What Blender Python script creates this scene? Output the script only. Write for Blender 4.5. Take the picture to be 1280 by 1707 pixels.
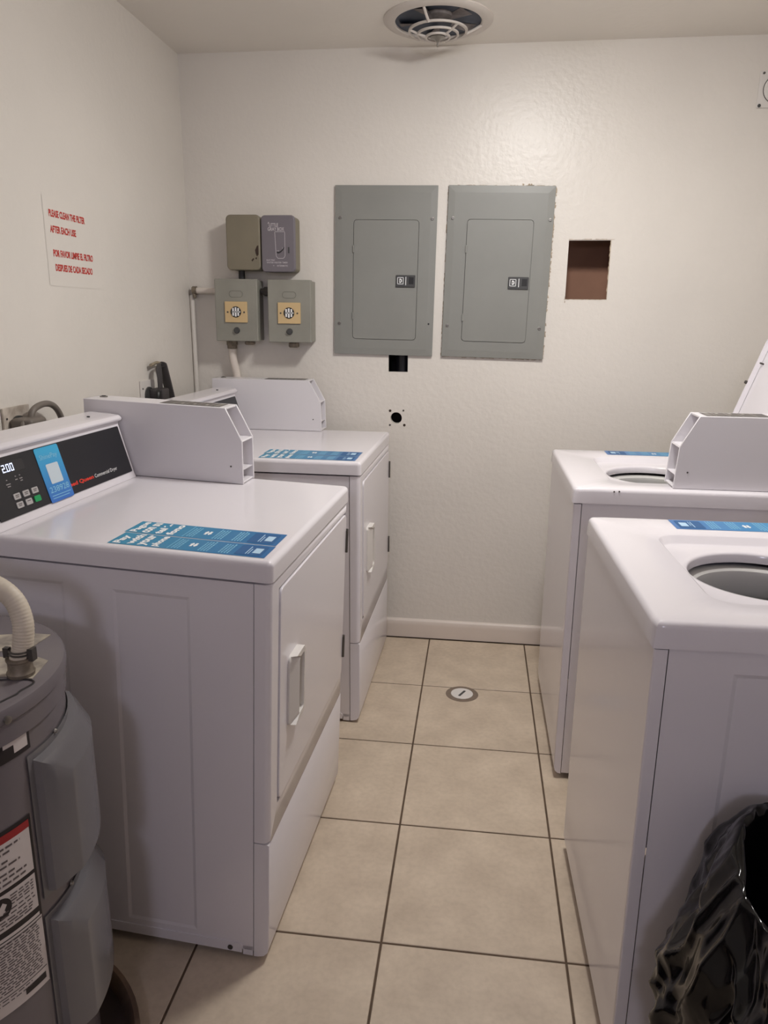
import bpy, bmesh, math, random
from math import pi, sin, cos, radians
from mathutils import Vector, Matrix, noise

# ------------------------------------------------------------------ camera
S = bpy.context.scene
COL = S.collection
for o in list(bpy.data.objects):
    bpy.data.objects.remove(o)
cam_data = bpy.data.cameras.new('camera')
cam = bpy.data.objects.new('camera', cam_data)
COL.objects.link(cam)
RT = Vector((0.99216182, 0.12458833, 0.00962692))
UP = Vector((-0.04067076, 0.24911470, 0.96761963))
FW = Vector((-0.11815591, 0.96042679, -0.25222920))
m = Matrix.Identity(4)
for i in range(3):
    m[i][0], m[i][1], m[i][2] = RT[i], UP[i], -FW[i]
m.translation = (0.1036324, -3.1061428, 1.3911702)
cam.matrix_world = m
cam_data.sensor_fit = 'VERTICAL'
cam_data.sensor_height = 36.0
cam_data.lens = 1241.758 / 1707 * 36.0
cam_data.clip_start = 0.02
S.camera = cam

# ------------------------------------------------------------------ world, exposure
w = bpy.data.worlds.new('world')
S.world = w
w.use_nodes = True
w.node_tree.nodes['Background'].inputs[0].default_value = (0.5, 0.5, 0.5, 1)
w.node_tree.nodes['Background'].inputs[1].default_value = 0.05
S.view_settings.view_transform = 'Standard'
S.view_settings.look = 'None'
S.view_settings.gamma = 1.0
S.view_settings.use_curve_mapping = False
S.view_settings.exposure = 0.0

# room
XL, XR, YB, YF, ZC = -1.10, 1.25, 0.0, -4.8, 2.37
LAMP = Vector((0.31, -1.08, 2.37))
FILL_POS = Vector((0.05, YF, 2.0))  # fill light added behind the camera to lift the near sides
LAMP_L = 99.0
LAMP_COL = (1.0, 0.98, 0.95)

# ------------------------------------------------------------------ materials
def lin(c):
    return tuple(((v / 255) / 12.92 if v / 255 <= 0.04045 else ((v / 255 + 0.055) / 1.055) ** 2.4) for v in c)

MATS = {}
def mat(name, rgb, rough=0.5, metal=0.0, var=0.0, vscale=6.0, bump=0.0, bscale=60.0, spec=0.5, rgb2=None, emit=0.0, coat=0.0):
    if name in MATS:
        return MATS[name]
    M = bpy.data.materials.new(name)
    M.use_nodes = True
    nt = M.node_tree
    N, L = nt.nodes, nt.links
    b = N['Principled BSDF']
    c = lin(rgb)
    b.inputs['Base Color'].default_value = (*c, 1)
    b.inputs['Roughness'].default_value = rough
    b.inputs['Metallic'].default_value = metal
    b.inputs['Specular IOR Level'].default_value = spec
    b.inputs['Coat Weight'].default_value = coat
    if emit:
        b.inputs['Emission Color'].default_value = (*c, 1)
        b.inputs['Emission Strength'].default_value = emit
    tc = N.new('ShaderNodeTexCoord')
    if var or rgb2:
        nz = N.new('ShaderNodeTexNoise')
        nz.inputs['Scale'].default_value = vscale
        nz.inputs['Detail'].default_value = 5
        L.new(tc.outputs['Object'], nz.inputs['Vector'])
        rp = N.new('ShaderNodeValToRGB')
        c2 = lin(rgb2) if rgb2 else tuple(v * (1 - var) for v in c)
        rp.color_ramp.elements[0].position = 0.35
        rp.color_ramp.elements[1].position = 0.65
        rp.color_ramp.elements[0].color = (*c2, 1)
        rp.color_ramp.elements[1].color = (*c, 1)
        L.new(nz.outputs['Fac'], rp.inputs['Fac'])
        L.new(rp.outputs['Color'], b.inputs['Base Color'])
    if bump:
        nb = N.new('ShaderNodeTexNoise')
        nb.inputs['Scale'].default_value = bscale
        nb.inputs['Detail'].default_value = 3
        L.new(tc.outputs['Object'], nb.inputs['Vector'])
        bp = N.new('ShaderNodeBump')
        bp.inputs['Strength'].default_value = bump
        bp.inputs['Distance'].default_value = 0.01
        L.new(nb.outputs['Fac'], bp.inputs['Height'])
        L.new(bp.outputs['Normal'], b.inputs['Normal'])
    MATS[name] = M
    return M

WALL = mat('wall_paint', (223, 217, 209), 0.36, var=0.05, vscale=2.2, bump=0.16, bscale=45, spec=0.4)
CEIL = mat('ceiling_paint', (234, 228, 219), 0.5, var=0.04, vscale=2, bump=0.08, bscale=40)
GROUT = mat('floor_grout', (96, 78, 62), 0.9, var=0.3, vscale=20)
ENAMEL = mat('white_enamel', (226, 221, 225), 0.16, var=0.015, vscale=2)
ENAMEL2 = mat('satin_white_metal', (222, 218, 221), 0.28)
WPLAST = mat('white_plastic', (218, 213, 208), 0.35)
DARKGAP = mat('dark_gap', (22, 20, 20), 0.8)
BLACKPANEL = mat('black_control_panel', (27, 27, 31), 0.35)
GREYPANEL = mat('grey_panel_paint', (135, 135, 130), 0.42, var=0.05, vscale=5)
GREYDARK = mat('dark_grey_plastic', (64, 64, 64), 0.45)
STEEL = mat('dull_steel', (150, 146, 140), 0.35, metal=0.9)
STEELDK = mat('dark_steel', (88, 84, 80), 0.45, metal=0.6)
BOXGREY = mat('aged_grey_box_paint', (146, 144, 134), 0.5, var=0.12, vscale=9)
OLIVE = mat('olive_box_paint', (130, 122, 104), 0.5, var=0.1, vscale=8)
PURPLE = mat('slate_box_paint', (116, 110, 116), 0.45, var=0.06, vscale=8)
BEIGE = mat('beige_plate', (206, 178, 132), 0.5)
BLACK = mat('black_plastic', (24, 23, 24), 0.45)
WHITEINK = mat('white_ink', (235, 235, 235), 0.6)
REDINK = mat('red_ink', (190, 52, 44), 0.6)
REDPRINT = mat('red_print', (226, 60, 40), 0.5)
PALEINK = mat('pale_blue_ink', (140, 196, 222), 0.6)
NAVYINK = mat('navy_ink', (34, 88, 140), 0.5)
QUARTZ = mat('grey_key', (176, 172, 170), 0.5)
GREENKEY = mat('green_key', (20, 150, 84), 0.5)
LED = mat('display_digits', (214, 224, 255), 0.5, emit=1.1)
CORDGREY = mat('grey_cord', (112, 104, 96), 0.5)
CORDDARK = mat('dark_cord', (66, 62, 62), 0.5)
HEATER = mat('heater_grey_paint', (112, 105, 108), 0.27, var=0.04, vscale=6)
HEATPANEL = mat('heater_cover_paint', (110, 107, 109), 0.2)
LABELW = mat('label_paper', (206, 196, 192), 0.55, var=0.05, vscale=20)
LABELK = mat('label_black', (34, 28, 30), 0.5)
LABELR = mat('label_red', (150, 34, 36), 0.5)
INKGREY = mat('small_print_ink', (92, 82, 82), 0.6)
HOSE = mat('white_hose', (208, 196, 178), 0.5, var=0.1, vscale=40)
OLDPAPER = mat('old_paper', (186, 175, 158), 0.8, rgb2=(136, 128, 120), vscale=30)
BRASSY = mat('corroded_fitting', (142, 130, 114), 0.55, metal=0.4, var=0.4, vscale=60)
PAN = mat('drain_pan_rust', (128, 104, 82), 0.7, rgb2=(84, 66, 54), vscale=12)
PANDK = mat('drain_pan_inside', (62, 48, 42), 0.6, var=0.3, vscale=10)
GYPS = mat('brown_board_back', (150, 112, 92), 0.9, var=0.12, vscale=8)
CUTEDGE = mat('cut_plaster_edge', (190, 172, 150), 0.9, var=0.4, vscale=60)
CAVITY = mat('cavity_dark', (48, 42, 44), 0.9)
PIPEBLK = mat('black_abs_pipe', (30, 30, 36), 0.3)
GROUTRING = mat('brown_cement', (128, 112, 98), 0.85, var=0.15, vscale=40)
VENTDARK = mat('fan_housing', (62, 72, 90), 0.5, metal=0.3, var=0.4, vscale=14)
VENTWHITE = mat('vent_white', (206, 198, 190), 0.45)
DUSTY = mat('dusty_motor', (132, 124, 122), 0.9, var=0.5, vscale=25)
CONDUIT = mat('painted_conduit', (216, 206, 196), 0.35)
BASKET = mat('tub_basket', (176, 174, 170), 0.3, metal=0.5)
TUBRING = mat('tub_ring', (196, 194, 190), 0.4)
METERLABEL = mat('grey_instruction_label', (104, 98, 94), 0.5, rgb2=(84, 80, 78), vscale=30)
RUST = mat('rust_spot', (58, 44, 36), 0.9)
YELLOW = mat('yellow_tape', (186, 176, 60), 0.6)

def dome_material(name, L_, col):
    M = bpy.data.materials.new(name); M.use_nodes = True
    b = M.node_tree.nodes['Principled BSDF']
    b.inputs['Emission Color'].default_value = (*col, 1); b.inputs['Emission Strength'].default_value = L_
    return M
DOME = dome_material('lit_opal_dome', LAMP_L, LAMP_COL)
FILL_DOME = dome_material('fill_light_dome', LAMP_L * .44, (0.78, 0.78, 1.0))  # cool, weaker glow for the added fill light

def tile_material():
    M = bpy.data.materials.new('ceramic_tile')
    M.use_nodes = True
    nt = M.node_tree; N, L = nt.nodes, nt.links
    b = N['Principled BSDF']
    b.inputs['Roughness'].default_value = 0.42
    geo = N.new('ShaderNodeNewGeometry')
    n1 = N.new('ShaderNodeTexNoise'); n1.inputs['Scale'].default_value = 9; n1.inputs['Detail'].default_value = 6
    n2 = N.new('ShaderNodeTexNoise'); n2.inputs['Scale'].default_value = 70; n2.inputs['Detail'].default_value = 4
    L.new(geo.outputs['Position'], n1.inputs['Vector']); L.new(geo.outputs['Position'], n2.inputs['Vector'])
    r1 = N.new('ShaderNodeValToRGB')
    r1.color_ramp.elements[0].position = 0.3; r1.color_ramp.elements[1].position = 0.7
    r1.color_ramp.elements[0].color = (*lin((190, 173, 153)), 1)
    r1.color_ramp.elements[1].color = (*lin((210, 193, 172)), 1)
    L.new(n1.outputs['Fac'], r1.inputs['Fac'])
    r2 = N.new('ShaderNodeValToRGB')
    r2.color_ramp.elements[0].position = 0.3; r2.color_ramp.elements[1].position = 0.6
    r2.color_ramp.elements[0].color = (0.86, 0.85, 0.84, 1); r2.color_ramp.elements[1].color = (1, 1, 1, 1)
    L.new(n2.outputs['Fac'], r2.inputs['Fac'])
    mx = N.new('ShaderNodeMixRGB'); mx.blend_type = 'MULTIPLY'; mx.inputs[0].default_value = 0.6
    L.new(r1.outputs['Color'], mx.inputs[1]); L.new(r2.outputs['Color'], mx.inputs[2])
    L.new(mx.outputs['Color'], b.inputs['Base Color'])
    return M
TILE = tile_material()

def gradient_material(name, ca, cb, axis, a, b_):
    """print colour running from ca to cb along an object axis (flat print on a sticker)"""
    M = bpy.data.materials.new(name); M.use_nodes = True
    nt = M.node_tree; N, L = nt.nodes, nt.links
    b = N['Principled BSDF']; b.inputs['Roughness'].default_value = 0.35
    tc = N.new('ShaderNodeTexCoord'); sx = N.new('ShaderNodeSeparateXYZ')
    L.new(tc.outputs['Object'], sx.inputs[0])
    mr = N.new('ShaderNodeMapRange')
    mr.inputs['From Min'].default_value = a; mr.inputs['From Max'].default_value = b_
    L.new(sx.outputs[axis], mr.inputs['Value'])
    rp = N.new('ShaderNodeValToRGB')
    rp.color_ramp.elements[0].color = (*lin(ca), 1); rp.color_ramp.elements[1].color = (*lin(cb), 1)
    L.new(mr.outputs['Result'], rp.inputs['Fac']); L.new(rp.outputs['Color'], b.inputs['Base Color'])
    return M

def bag_material():
    M = bpy.data.materials.new('black_bag_film'); M.use_nodes = True
    b = M.node_tree.nodes['Principled BSDF']
    b.inputs['Base Color'].default_value = (*lin((9, 8, 9)), 1)
    b.inputs['Roughness'].default_value = 0.13
    b.inputs['Specular IOR Level'].default_value = 0.36
    N, L = M.node_tree.nodes, M.node_tree.links
    tc = N.new('ShaderNodeTexCoord'); nz = N.new('ShaderNodeTexNoise')
    nz.inputs['Scale'].default_value = 26; nz.inputs['Detail'].default_value = 1; nz.inputs['Distortion'].default_value = .6
    L.new(tc.outputs['Object'], nz.inputs['Vector'])
    bp = N.new('ShaderNodeBump'); bp.inputs['Strength'].default_value = 0.12; bp.inputs['Distance'].default_value = 0.01
    L.new(nz.outputs['Fac'], bp.inputs['Height']); L.new(bp.outputs['Normal'], b.inputs['Normal'])
    return M
BAG = bag_material()

# ------------------------------------------------------------------ mesh helpers
OFF = [Vector((0, 0, 0))]           # subtracted from every vertex (so a thing's origin is at its base)

def face(bm, vs):
    try:
        return bm.faces.new(vs)
    except ValueError:
        return None

def box(bm, x0, x1, y0, y1, z0, z1, M=None):
    v = [Vector((x, y, z)) for x in (x0, x1) for y in (y0, y1) for z in (z0, z1)]
    if M: v = [M @ p for p in v]
    v = [bm.verts.new(p) for p in v]
    for q in ((0, 1, 3, 2), (4, 6, 7, 5), (0, 4, 5, 1), (2, 3, 7, 6), (0, 2, 6, 4), (1, 5, 7, 3)):
        bm.faces.new([v[i] for i in q])

def prism(bm, pts, axis, a, b, M=None):
    """extrude a 2-D outline along an axis; the two coordinates are the other axes in order"""
    def mk3(p, t):
        q = {'x': (t, p[0], p[1]), 'y': (p[0], t, p[1]), 'z': (p[0], p[1], t)}[axis]
        q = Vector(q)
        return M @ q if M else q
    A = [bm.verts.new(mk3(p, a)) for p in pts]
    B = [bm.verts.new(mk3(p, b)) for p in pts]
    n = len(pts)
    face(bm, A[::-1]); face(bm, B)
    for i in range(n):
        face(bm, (A[i], A[(i + 1) % n], B[(i + 1) % n], B[i]))

def rrect(x0, x1, y0, y1, r, k=5):
    P = []
    for cx, cy, a in ((x1 - r, y1 - r, 0), (x0 + r, y1 - r, 90), (x0 + r, y0 + r, 180), (x1 - r, y0 + r, 270)):
        for i in range(k + 1):
            t = radians(a + 90 * i / k)
            P.append((cx + r * cos(t), cy + r * sin(t)))
    return P

def circ(cx, cy, r, n=32, ry=None):
    return [(cx + r * cos(2 * pi * i / n), cy + (ry or r) * sin(2 * pi * i / n)) for i in range(n)]

def ring(bm, outer, inner, axis, a, b):
    """plate with a hole: outer and inner outlines of equal length"""
    def mk3(p, t):
        return {'x': (t, p[0], p[1]), 'y': (p[0], t, p[1]), 'z': (p[0], p[1], t)}[axis]
    n = len(outer)
    o1 = [bm.verts.new(mk3(p, a)) for p in outer]; o2 = [bm.verts.new(mk3(p, b)) for p in outer]
    i1 = [bm.verts.new(mk3(p, a)) for p in inner]; i2 = [bm.verts.new(mk3(p, b)) for p in inner]
    for k in range(n):
        j = (k + 1) % n
        face(bm, (o1[k], o1[j], o2[j], o2[k])); face(bm, (i1[j], i1[k], i2[k], i2[j]))
        face(bm, (o1[j], o1[k], i1[k], i1[j])); face(bm, (o2[k], o2[j], i2[j], i2[k]))

def lathe(bm, prof, cx, cy, n=48, t0=0.0, t1=2 * pi, axis='z', cz=0.0):
    full = abs(t1 - t0 - 2 * pi) < 1e-6
    cols = n if full else n + 1
    R = []
    for i in range(cols):
        t = t0 + (t1 - t0) * i / n
        if axis == 'z':
            R.append([bm.verts.new((cx + r * cos(t), cy + r * sin(t), z)) for r, z in prof])
        else:   # around y; profile is (radius, y)
            R.append([bm.verts.new((cx + r * cos(t), y, cz + r * sin(t))) for r, y in prof])
    for i in range(n):
        A, B = R[i], R[(i + 1) % cols]
        for k in range(len(prof) - 1):
            face(bm, (A[k], B[k], B[k + 1], A[k + 1]))
    bmesh.ops.remove_doubles(bm, verts=bm.verts, dist=1e-6)

def catmull(P, k=8):
    P = [Vector(p) for p in P]
    Q = [P[0] * 2 - P[1]] + P + [P[-1] * 2 - P[-2]]
    out = []
    for i in range(1, len(Q) - 2):
        for j in range(k):
            t = j / k
            a, b, c, d = Q[i - 1], Q[i], Q[i + 1], Q[i + 2]
            out.append(0.5 * ((2 * b) + (c - a) * t + (2 * a - 5 * b + 4 * c - d) * t * t + (3 * b - a - 3 * c + d) * t ** 3))
    out.append(P[-1])
    return out

def tube(bm, pts, r, n=12, flat=1.0, rfun=None, smooth=8):
    P = catmull(pts, smooth) if smooth else [Vector(p) for p in pts]
    rings = []
    prev = None
    for i, p in enumerate(P):
        t = (P[min(i + 1, len(P) - 1)] - P[max(i - 1, 0)]).normalized()
        if prev is None:
            a = Vector((0, 0, 1)) if abs(t.z) < 0.9 else Vector((1, 0, 0))
            u = t.cross(a).normalized()
        else:
            u = (prev - t * prev.dot(t)).normalized()
        prev = u
        v = t.cross(u)
        rr = r if rfun is None else rfun(i / (len(P) - 1)) * r
        rings.append([bm.verts.new(p + (u * cos(2 * pi * k / n) + v * sin(2 * pi * k / n) * flat) * rr) for k in range(n)])
    for A, B in zip(rings, rings[1:]):
        for k in range(n):
            face(bm, (A[k], A[(k + 1) % n], B[(k + 1) % n], B[k]))
    face(bm, rings[0][::-1]); face(bm, rings[-1])

def bev(bm, off, seg=3, sel=None, ang=25):
    bmesh.ops.recalc_face_normals(bm, faces=bm.faces)
    E = []
    for e in bm.edges:
        if len(e.link_faces) != 2: continue
        if e.calc_face_angle(0) < radians(ang): continue
        if sel and not sel((e.verts[0].co + e.verts[1].co) / 2, e): continue
        E.append(e)
    if E:
        bmesh.ops.bevel(bm, geom=E, offset=off, segments=seg, profile=0.5, affect='EDGES', clamp_overlap=True)

def mk(name, bm, material, parent=None, bevel=0.0, seg=2, smooth=True, recalc=True, sharp=35):
    if recalc:
        bmesh.ops.recalc_face_normals(bm, faces=bm.faces)
    if bevel:
        bev(bm, bevel, seg)
    for v in bm.verts:
        v.co -= OFF[0]
    me = bpy.data.meshes.new(name)
    bm.to_mesh(me); bm.free()
    me.materials.append(material)
    o = bpy.data.objects.new(name, me)
    if name in STUFF: o['kind'] = 'stuff'
    COL.objects.link(o)
    if parent: o.parent = parent
    if smooth:
        for p in me.polygons: p.use_smooth = True
        me.set_sharp_from_angle(angle=radians(sharp))
        if bevel:
            md = o.modifiers.new('wn', 'WEIGHTED_NORMAL'); md.keep_sharp = True; md.weight = 90
    return o

def B():
    return bmesh.new()

def empty(name, loc, label, cat, rot=(0, 0, 0), group=None):
    o = bpy.data.objects.new(name, None)
    COL.objects.link(o)
    o.location = loc; o.rotation_euler = rot; o.empty_display_size = 0.05
    o['label'] = label; o['category'] = cat
    if group: o['group'] = group
    return o

STUFF = {'small_print', 'label_print', 'label_marks', 'key_print', 'indicator_print', 'torn_edge', 'paint_chips', 'digits', 'phone_screen', 'dial_vane', 'rust_chip', 'latch_emblem', 'paint_chip', 'window_outline'}
def tag(o, label, cat, group=None):
    o['label'] = label; o['category'] = cat
    if group: o['group'] = group
    return o

def struct(o):
    o['kind'] = 'structure'
    return o

_TXT = {}
def text_mesh(s, bold=0.0):
    if (s, bold) not in _TXT:
        cu = bpy.data.curves.new('txt', 'FONT')
        cu.body = s; cu.offset = bold; cu.resolution_u = 3
        o = bpy.data.objects.new('txt', cu)
        COL.objects.link(o)
        dg = bpy.context.evaluated_depsgraph_get()
        me = bpy.data.meshes.new_from_object(o.evaluated_get(dg))
        bpy.data.objects.remove(o)
        vs = [v.co.copy() for v in me.vertices]
        fs = [tuple(p.vertices) for p in me.polygons]
        x0 = min(v.x for v in vs); x1 = max(v.x for v in vs); y0 = min(v.y for v in vs); y1 = max(v.y for v in vs)
        _TXT[(s, bold)] = ([((v.x - x0) / (x1 - x0), (v.y - y0) / (y1 - y0)) for v in vs], fs, (x1 - x0) / (y1 - y0))
        bpy.data.meshes.remove(me)
    return _TXT[(s, bold)]

def write(bm, s, O, R, U, h, w=None, bold=0.0):
    """append flat lettering: lower-left corner O, reading direction R, up U, ink height h"""
    vs, fs, asp = text_mesh(s, bold)
    O = Vector(O); R = Vector(R).normalized(); U = Vector(U).normalized()
    w = w or asp * h
    V = [bm.verts.new(O + R * (x * w) + U * (y * h)) for x, y in vs]
    for f in fs:
        face(bm, [V[i] for i in f])

def quad(bm, O, R, U, x0, x1, y0, y1):
    O = Vector(O); R = Vector(R).normalized(); U = Vector(U).normalized()
    bm.faces.new([bm.verts.new(O + R * x + U * y) for x, y in ((x0, y0), (x1, y0), (x1, y1), (x0, y1))])

def poly(bm, O, R, U, pts):
    O = Vector(O); R = Vector(R).normalized(); U = Vector(U).normalized()
    bm.faces.new([bm.verts.new(O + R * x + U * y) for x, y in pts])

def recessed_face(bm, y, x0, x1, z0, z1, rects, d, slope=0.007):
    """a vertical sheet-metal face at depth y with pressed-in rectangles (d is the y shift)"""
    xs = sorted({x0, x1, *[r[0] for r in rects], *[r[1] for r in rects]})
    zs = sorted({z0, z1, *[r[2] for r in rects], *[r[3] for r in rects]})
    V = {}
    def v(x, z, yy):
        k = (round(x, 5), round(z, 5), round(yy, 5))
        if k not in V: V[k] = bm.verts.new((x, yy, z))
        return V[k]
    for i in range(len(xs) - 1):
        for j in range(len(zs) - 1):
            mx, mz = (xs[i] + xs[i + 1]) / 2, (zs[j] + zs[j + 1]) / 2
            if any(r[0] < mx < r[1] and r[2] < mz < r[3] for r in rects): continue
            face(bm, (v(xs[i], zs[j], y), v(xs[i + 1], zs[j], y), v(xs[i + 1], zs[j + 1], y), v(xs[i], zs[j + 1], y)))
    for a, b, c, e in rects:
        s = slope
        A = [v(a, c, y), v(b, c, y), v(b, e, y), v(a, e, y)]
        I = [v(a + s, c + s, y + d), v(b - s, c + s, y + d), v(b - s, e - s, y + d), v(a + s, e - s, y + d)]
        for k in range(4):
            face(bm, (A[k], A[(k + 1) % 4], I[(k + 1) % 4], I[k]))
        face(bm, I)

# ------------------------------------------------------------------ room shell
TS, TX, TY = 0.4174, -0.0652, -0.4548
def build_room():
    bm = B(); box(bm, XL - .1, XR + .1, YF - .1, YB + .1, -0.12, -0.0016)
    floor = struct(mk('floor', bm, GROUT, smooth=False))
    g = 0.0027
    xs = [TX + k * TS for k in range(-4, 6)]; ys = [TY + k * TS for k in range(-13, 2)]
    shared = None
    for i in range(len(xs) - 1):
        for j in range(len(ys) - 1):
            x0, x1 = max(xs[i], XL), min(xs[i + 1], XR)
            y0, y1 = max(ys[j], YF), min(ys[j + 1], 0.0)
            if abs(ys[j + 1] + 0.0374) < 0.001: y1 = -0.0165
            if x1 - x0 < 0.02 or y1 - y0 < 0.02: continue
            if ys[j] > -0.1: continue
            whole = (x1 - x0 > TS - .001) and (y1 - y0 > TS - .001) and (y1 - y0 < TS + .001)
            if whole and shared:
                o = bpy.data.objects.new('tile', shared); COL.objects.link(o); o.parent = floor
            else:
                bm = B(); hx, hy = (x1 - x0) / 2 - g, (y1 - y0) / 2 - g
                b = 0.0012
                A = [bm.verts.new((sx * hx, sy * hy, -0.006)) for sx, sy in ((-1, -1), (1, -1), (1, 1), (-1, 1))]
                Bv = [bm.verts.new((sx * hx, sy * hy, -b)) for sx, sy in ((-1, -1), (1, -1), (1, 1), (-1, 1))]
                T = [bm.verts.new((sx * (hx - b), sy * (hy - b), 0)) for sx, sy in ((-1, -1), (1, -1), (1, 1), (-1, 1))]
                for k in range(4):
                    n = (k + 1) % 4
                    bm.faces.new((A[k], A[n], Bv[n], Bv[k])); bm.faces.new((Bv[k], Bv[n], T[n], T[k]))
                bm.faces.new(T)
                o = mk('tile', bm, TILE, floor, smooth=False)
                if whole: shared = o.data
            o.location = ((x0 + x1) / 2, (y0 + y1) / 2, 0)

    # back wall with three openings: square hole, hole under the panel, round hole
    bm = B()
    holes = [(0.429, 0.588, 1.469, 1.687), (-0.266, -0.186, 1.1755, 1.255), (-0.255, -0.207, 0.961, 1.009)]
    xs = sorted({XL - .1, XR + .1, *[h[0] for h in holes], *[h[1] for h in holes]})
    zs = sorted({-.05, ZC + .05, *[h[2] for h in holes], *[h[3] for h in holes]})
    for i in range(len(xs) - 1):
        for j in range(len(zs) - 1):
            mx, mz = (xs[i] + xs[i + 1]) / 2, (zs[j] + zs[j + 1]) / 2
            if any(h[0] < mx < h[1] and h[2] < mz < h[3] for h in holes): continue
            bm.faces.new([bm.verts.new(p) for p in ((xs[i], 0, zs[j]), (xs[i + 1], 0, zs[j]), (xs[i + 1], 0, zs[j + 1]), (xs[i], 0, zs[j + 1]))])
    bmesh.ops.remove_doubles(bm, verts=bm.verts, dist=1e-5)
    # fill the corners round the circular hole
    cx, cz, r = -0.231, 0.985, 0.024
    P = circ(cx, cz, r, 32)
    Q = []
    for x, z in P:
        s = r / max(abs(x - cx), abs(z - cz)); Q.append((cx + (x - cx) * s, cz + (z - cz) * s))
    for k in range(32):
        n = (k + 1) % 32
        face(bm, [bm.verts.new((p[0], 0, p[1])) for p in (P[k], Q[k], Q[n], P[n])])
    # thickness of the board at the openings
    for h in holes[:2]:
        c = [(h[0], h[2]), (h[1], h[2]), (h[1], h[3]), (h[0], h[3])]
        for k in range(4):
            a, b = c[k], c[(k + 1) % 4]
            bm.faces.new([bm.verts.new(p) for p in ((a[0], 0, a[1]), (b[0], 0, b[1]), (b[0], 0.014, b[1]), (a[0], 0.014, a[1]))])
    for k in range(32):
        n = (k + 1) % 32
        face(bm, [bm.verts.new(p) for p in ((P[k][0], 0, P[k][1]), (P[n][0], 0, P[n][1]), (P[n][0], .03, P[n][1]), (P[k][0], .03, P[k][1]))])
    bmesh.ops.remove_doubles(bm, verts=bm.verts, dist=1e-5)
    wb = struct(mk('wall_back', bm, WALL, smooth=False))
    # hollow behind the square opening, ragged edge, brown board
    def cavity(name, x0, x1, z0, z1, y0, y1, M):
        bm = B()
        p = [[bm.verts.new((x, y, z)) for x, z in ((x0, z0), (x1, z0), (x1, z1), (x0, z1))] for y in (y0, y1)]
        for k in range(4):
            n = (k + 1) % 4
            bm.faces.new((p[0][k], p[0][n], p[1][n], p[1][k]))
        bm.faces.new(p[1])
        return mk(name, bm, M, wb, smooth=False, recalc=False)
    cavity('cavity', 0.36, 0.66, 1.38, 1.80, 0.0145, 0.17, GYPS)
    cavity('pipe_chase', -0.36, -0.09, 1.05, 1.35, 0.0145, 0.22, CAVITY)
    cavity('socket_hole', -0.26, -0.202, 0.955, 1.015, 0.03, 0.08, DARKGAP)
    bm = B(); lathe(bm, [(0.033, 1.0), (0.033, 1.36)], -0.212, 0.075, 24)
    mk('drain_pipe', bm, PIPEBLK, wb)
    rnd = random.Random(4)
    bm = B()
    def ragged(a, b, n, wd):
        a, b = Vector(a), Vector(b); d = (b - a) / n; nrm = Vector((d.z, 0, -d.x)).normalized()
        for k in range(n):
            p, q = a + d * k, a + d * (k + 1)
            h1, h2 = rnd.uniform(.15, 1) * wd, rnd.uniform(.15, 1) * wd
            bm.faces.new([bm.verts.new(v) for v in (p - Vector((0, .0008, 0)), q - Vector((0, .0008, 0)), q + nrm * h2 - Vector((0, .0008, 0)), p + nrm * h1 - Vector((0, .0008, 0)))])
    ragged((0.588, 0, 1.469), (0.588, 0, 1.687), 22, -0.005)
    ragged((0.424, 0, 1.469), (0.588, 0, 1.469), 12, 0.003)
    ragged((0.429, 0, 1.689), (0.60, 0, 1.689), 12, -0.003)
    ragged((0.427, 0, 1.455), (0.427, 0, 1.48), 5, 0.004)
    mk('torn_edge', bm, CUTEDGE, wb, smooth=False)
    for k, (x, z) in enumerate(((-0.257, 1.015), (-0.201, 1.017), (-0.257, 0.955), (-0.196, 0.956))):
        bm = B(); prism(bm, circ(x, z, 0.0055 if k in (0, 3) else 0.0038, 12), 'y', -0.0015, 0.002)
        mk('screw_hole', bm, RUST if k in (0, 3) else STEELDK, wb)

    for name, bx in (('wall_left', (XL - .1, XL, YF - .1, .1, -.05, ZC + .05)), ('wall_right', (XR, XR + .1, YF - .1, .1, -.05, ZC + .05)),
                     ('wall_front', (XL - .1, XR + .1, YF - .1, YF, -.05, ZC + .05))):
        bm = B(); box(bm, *bx); struct(mk(name, bm, WALL, smooth=False))
    bm = B(); box(bm, XL - .1, XR + .1, YF - .1, .1, ZC, ZC + .1); struct(mk('ceiling', bm, CEIL, smooth=False))
    # baseboards
    prof = [(0, 0.0035), (-0.014, 0.0035), (-0.015, 0.06), (-0.013, 0.078), (-0.008, 0.086), (0, 0.088)]
    bm = B(); prism(bm, prof, 'x', XL, XR)
    struct(mk('baseboard_back', bm, mat('baseboard_paint', (220, 208, 198), 0.4, var=0.05, vscale=5), sharp=50))
    bm = B(); prism(bm, [(XL - p[0], p[1]) for p in prof], 'y', YF, -0.016)
    struct(mk('baseboard_left', bm, MATS['baseboard_paint'], sharp=50))
    bm = B(); prism(bm, [(XR + p[0], p[1]) for p in prof], 'y', YF, -0.016)
    struct(mk('baseboard_right', bm, MATS['baseboard_paint'], sharp=50))
build_room()

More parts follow.
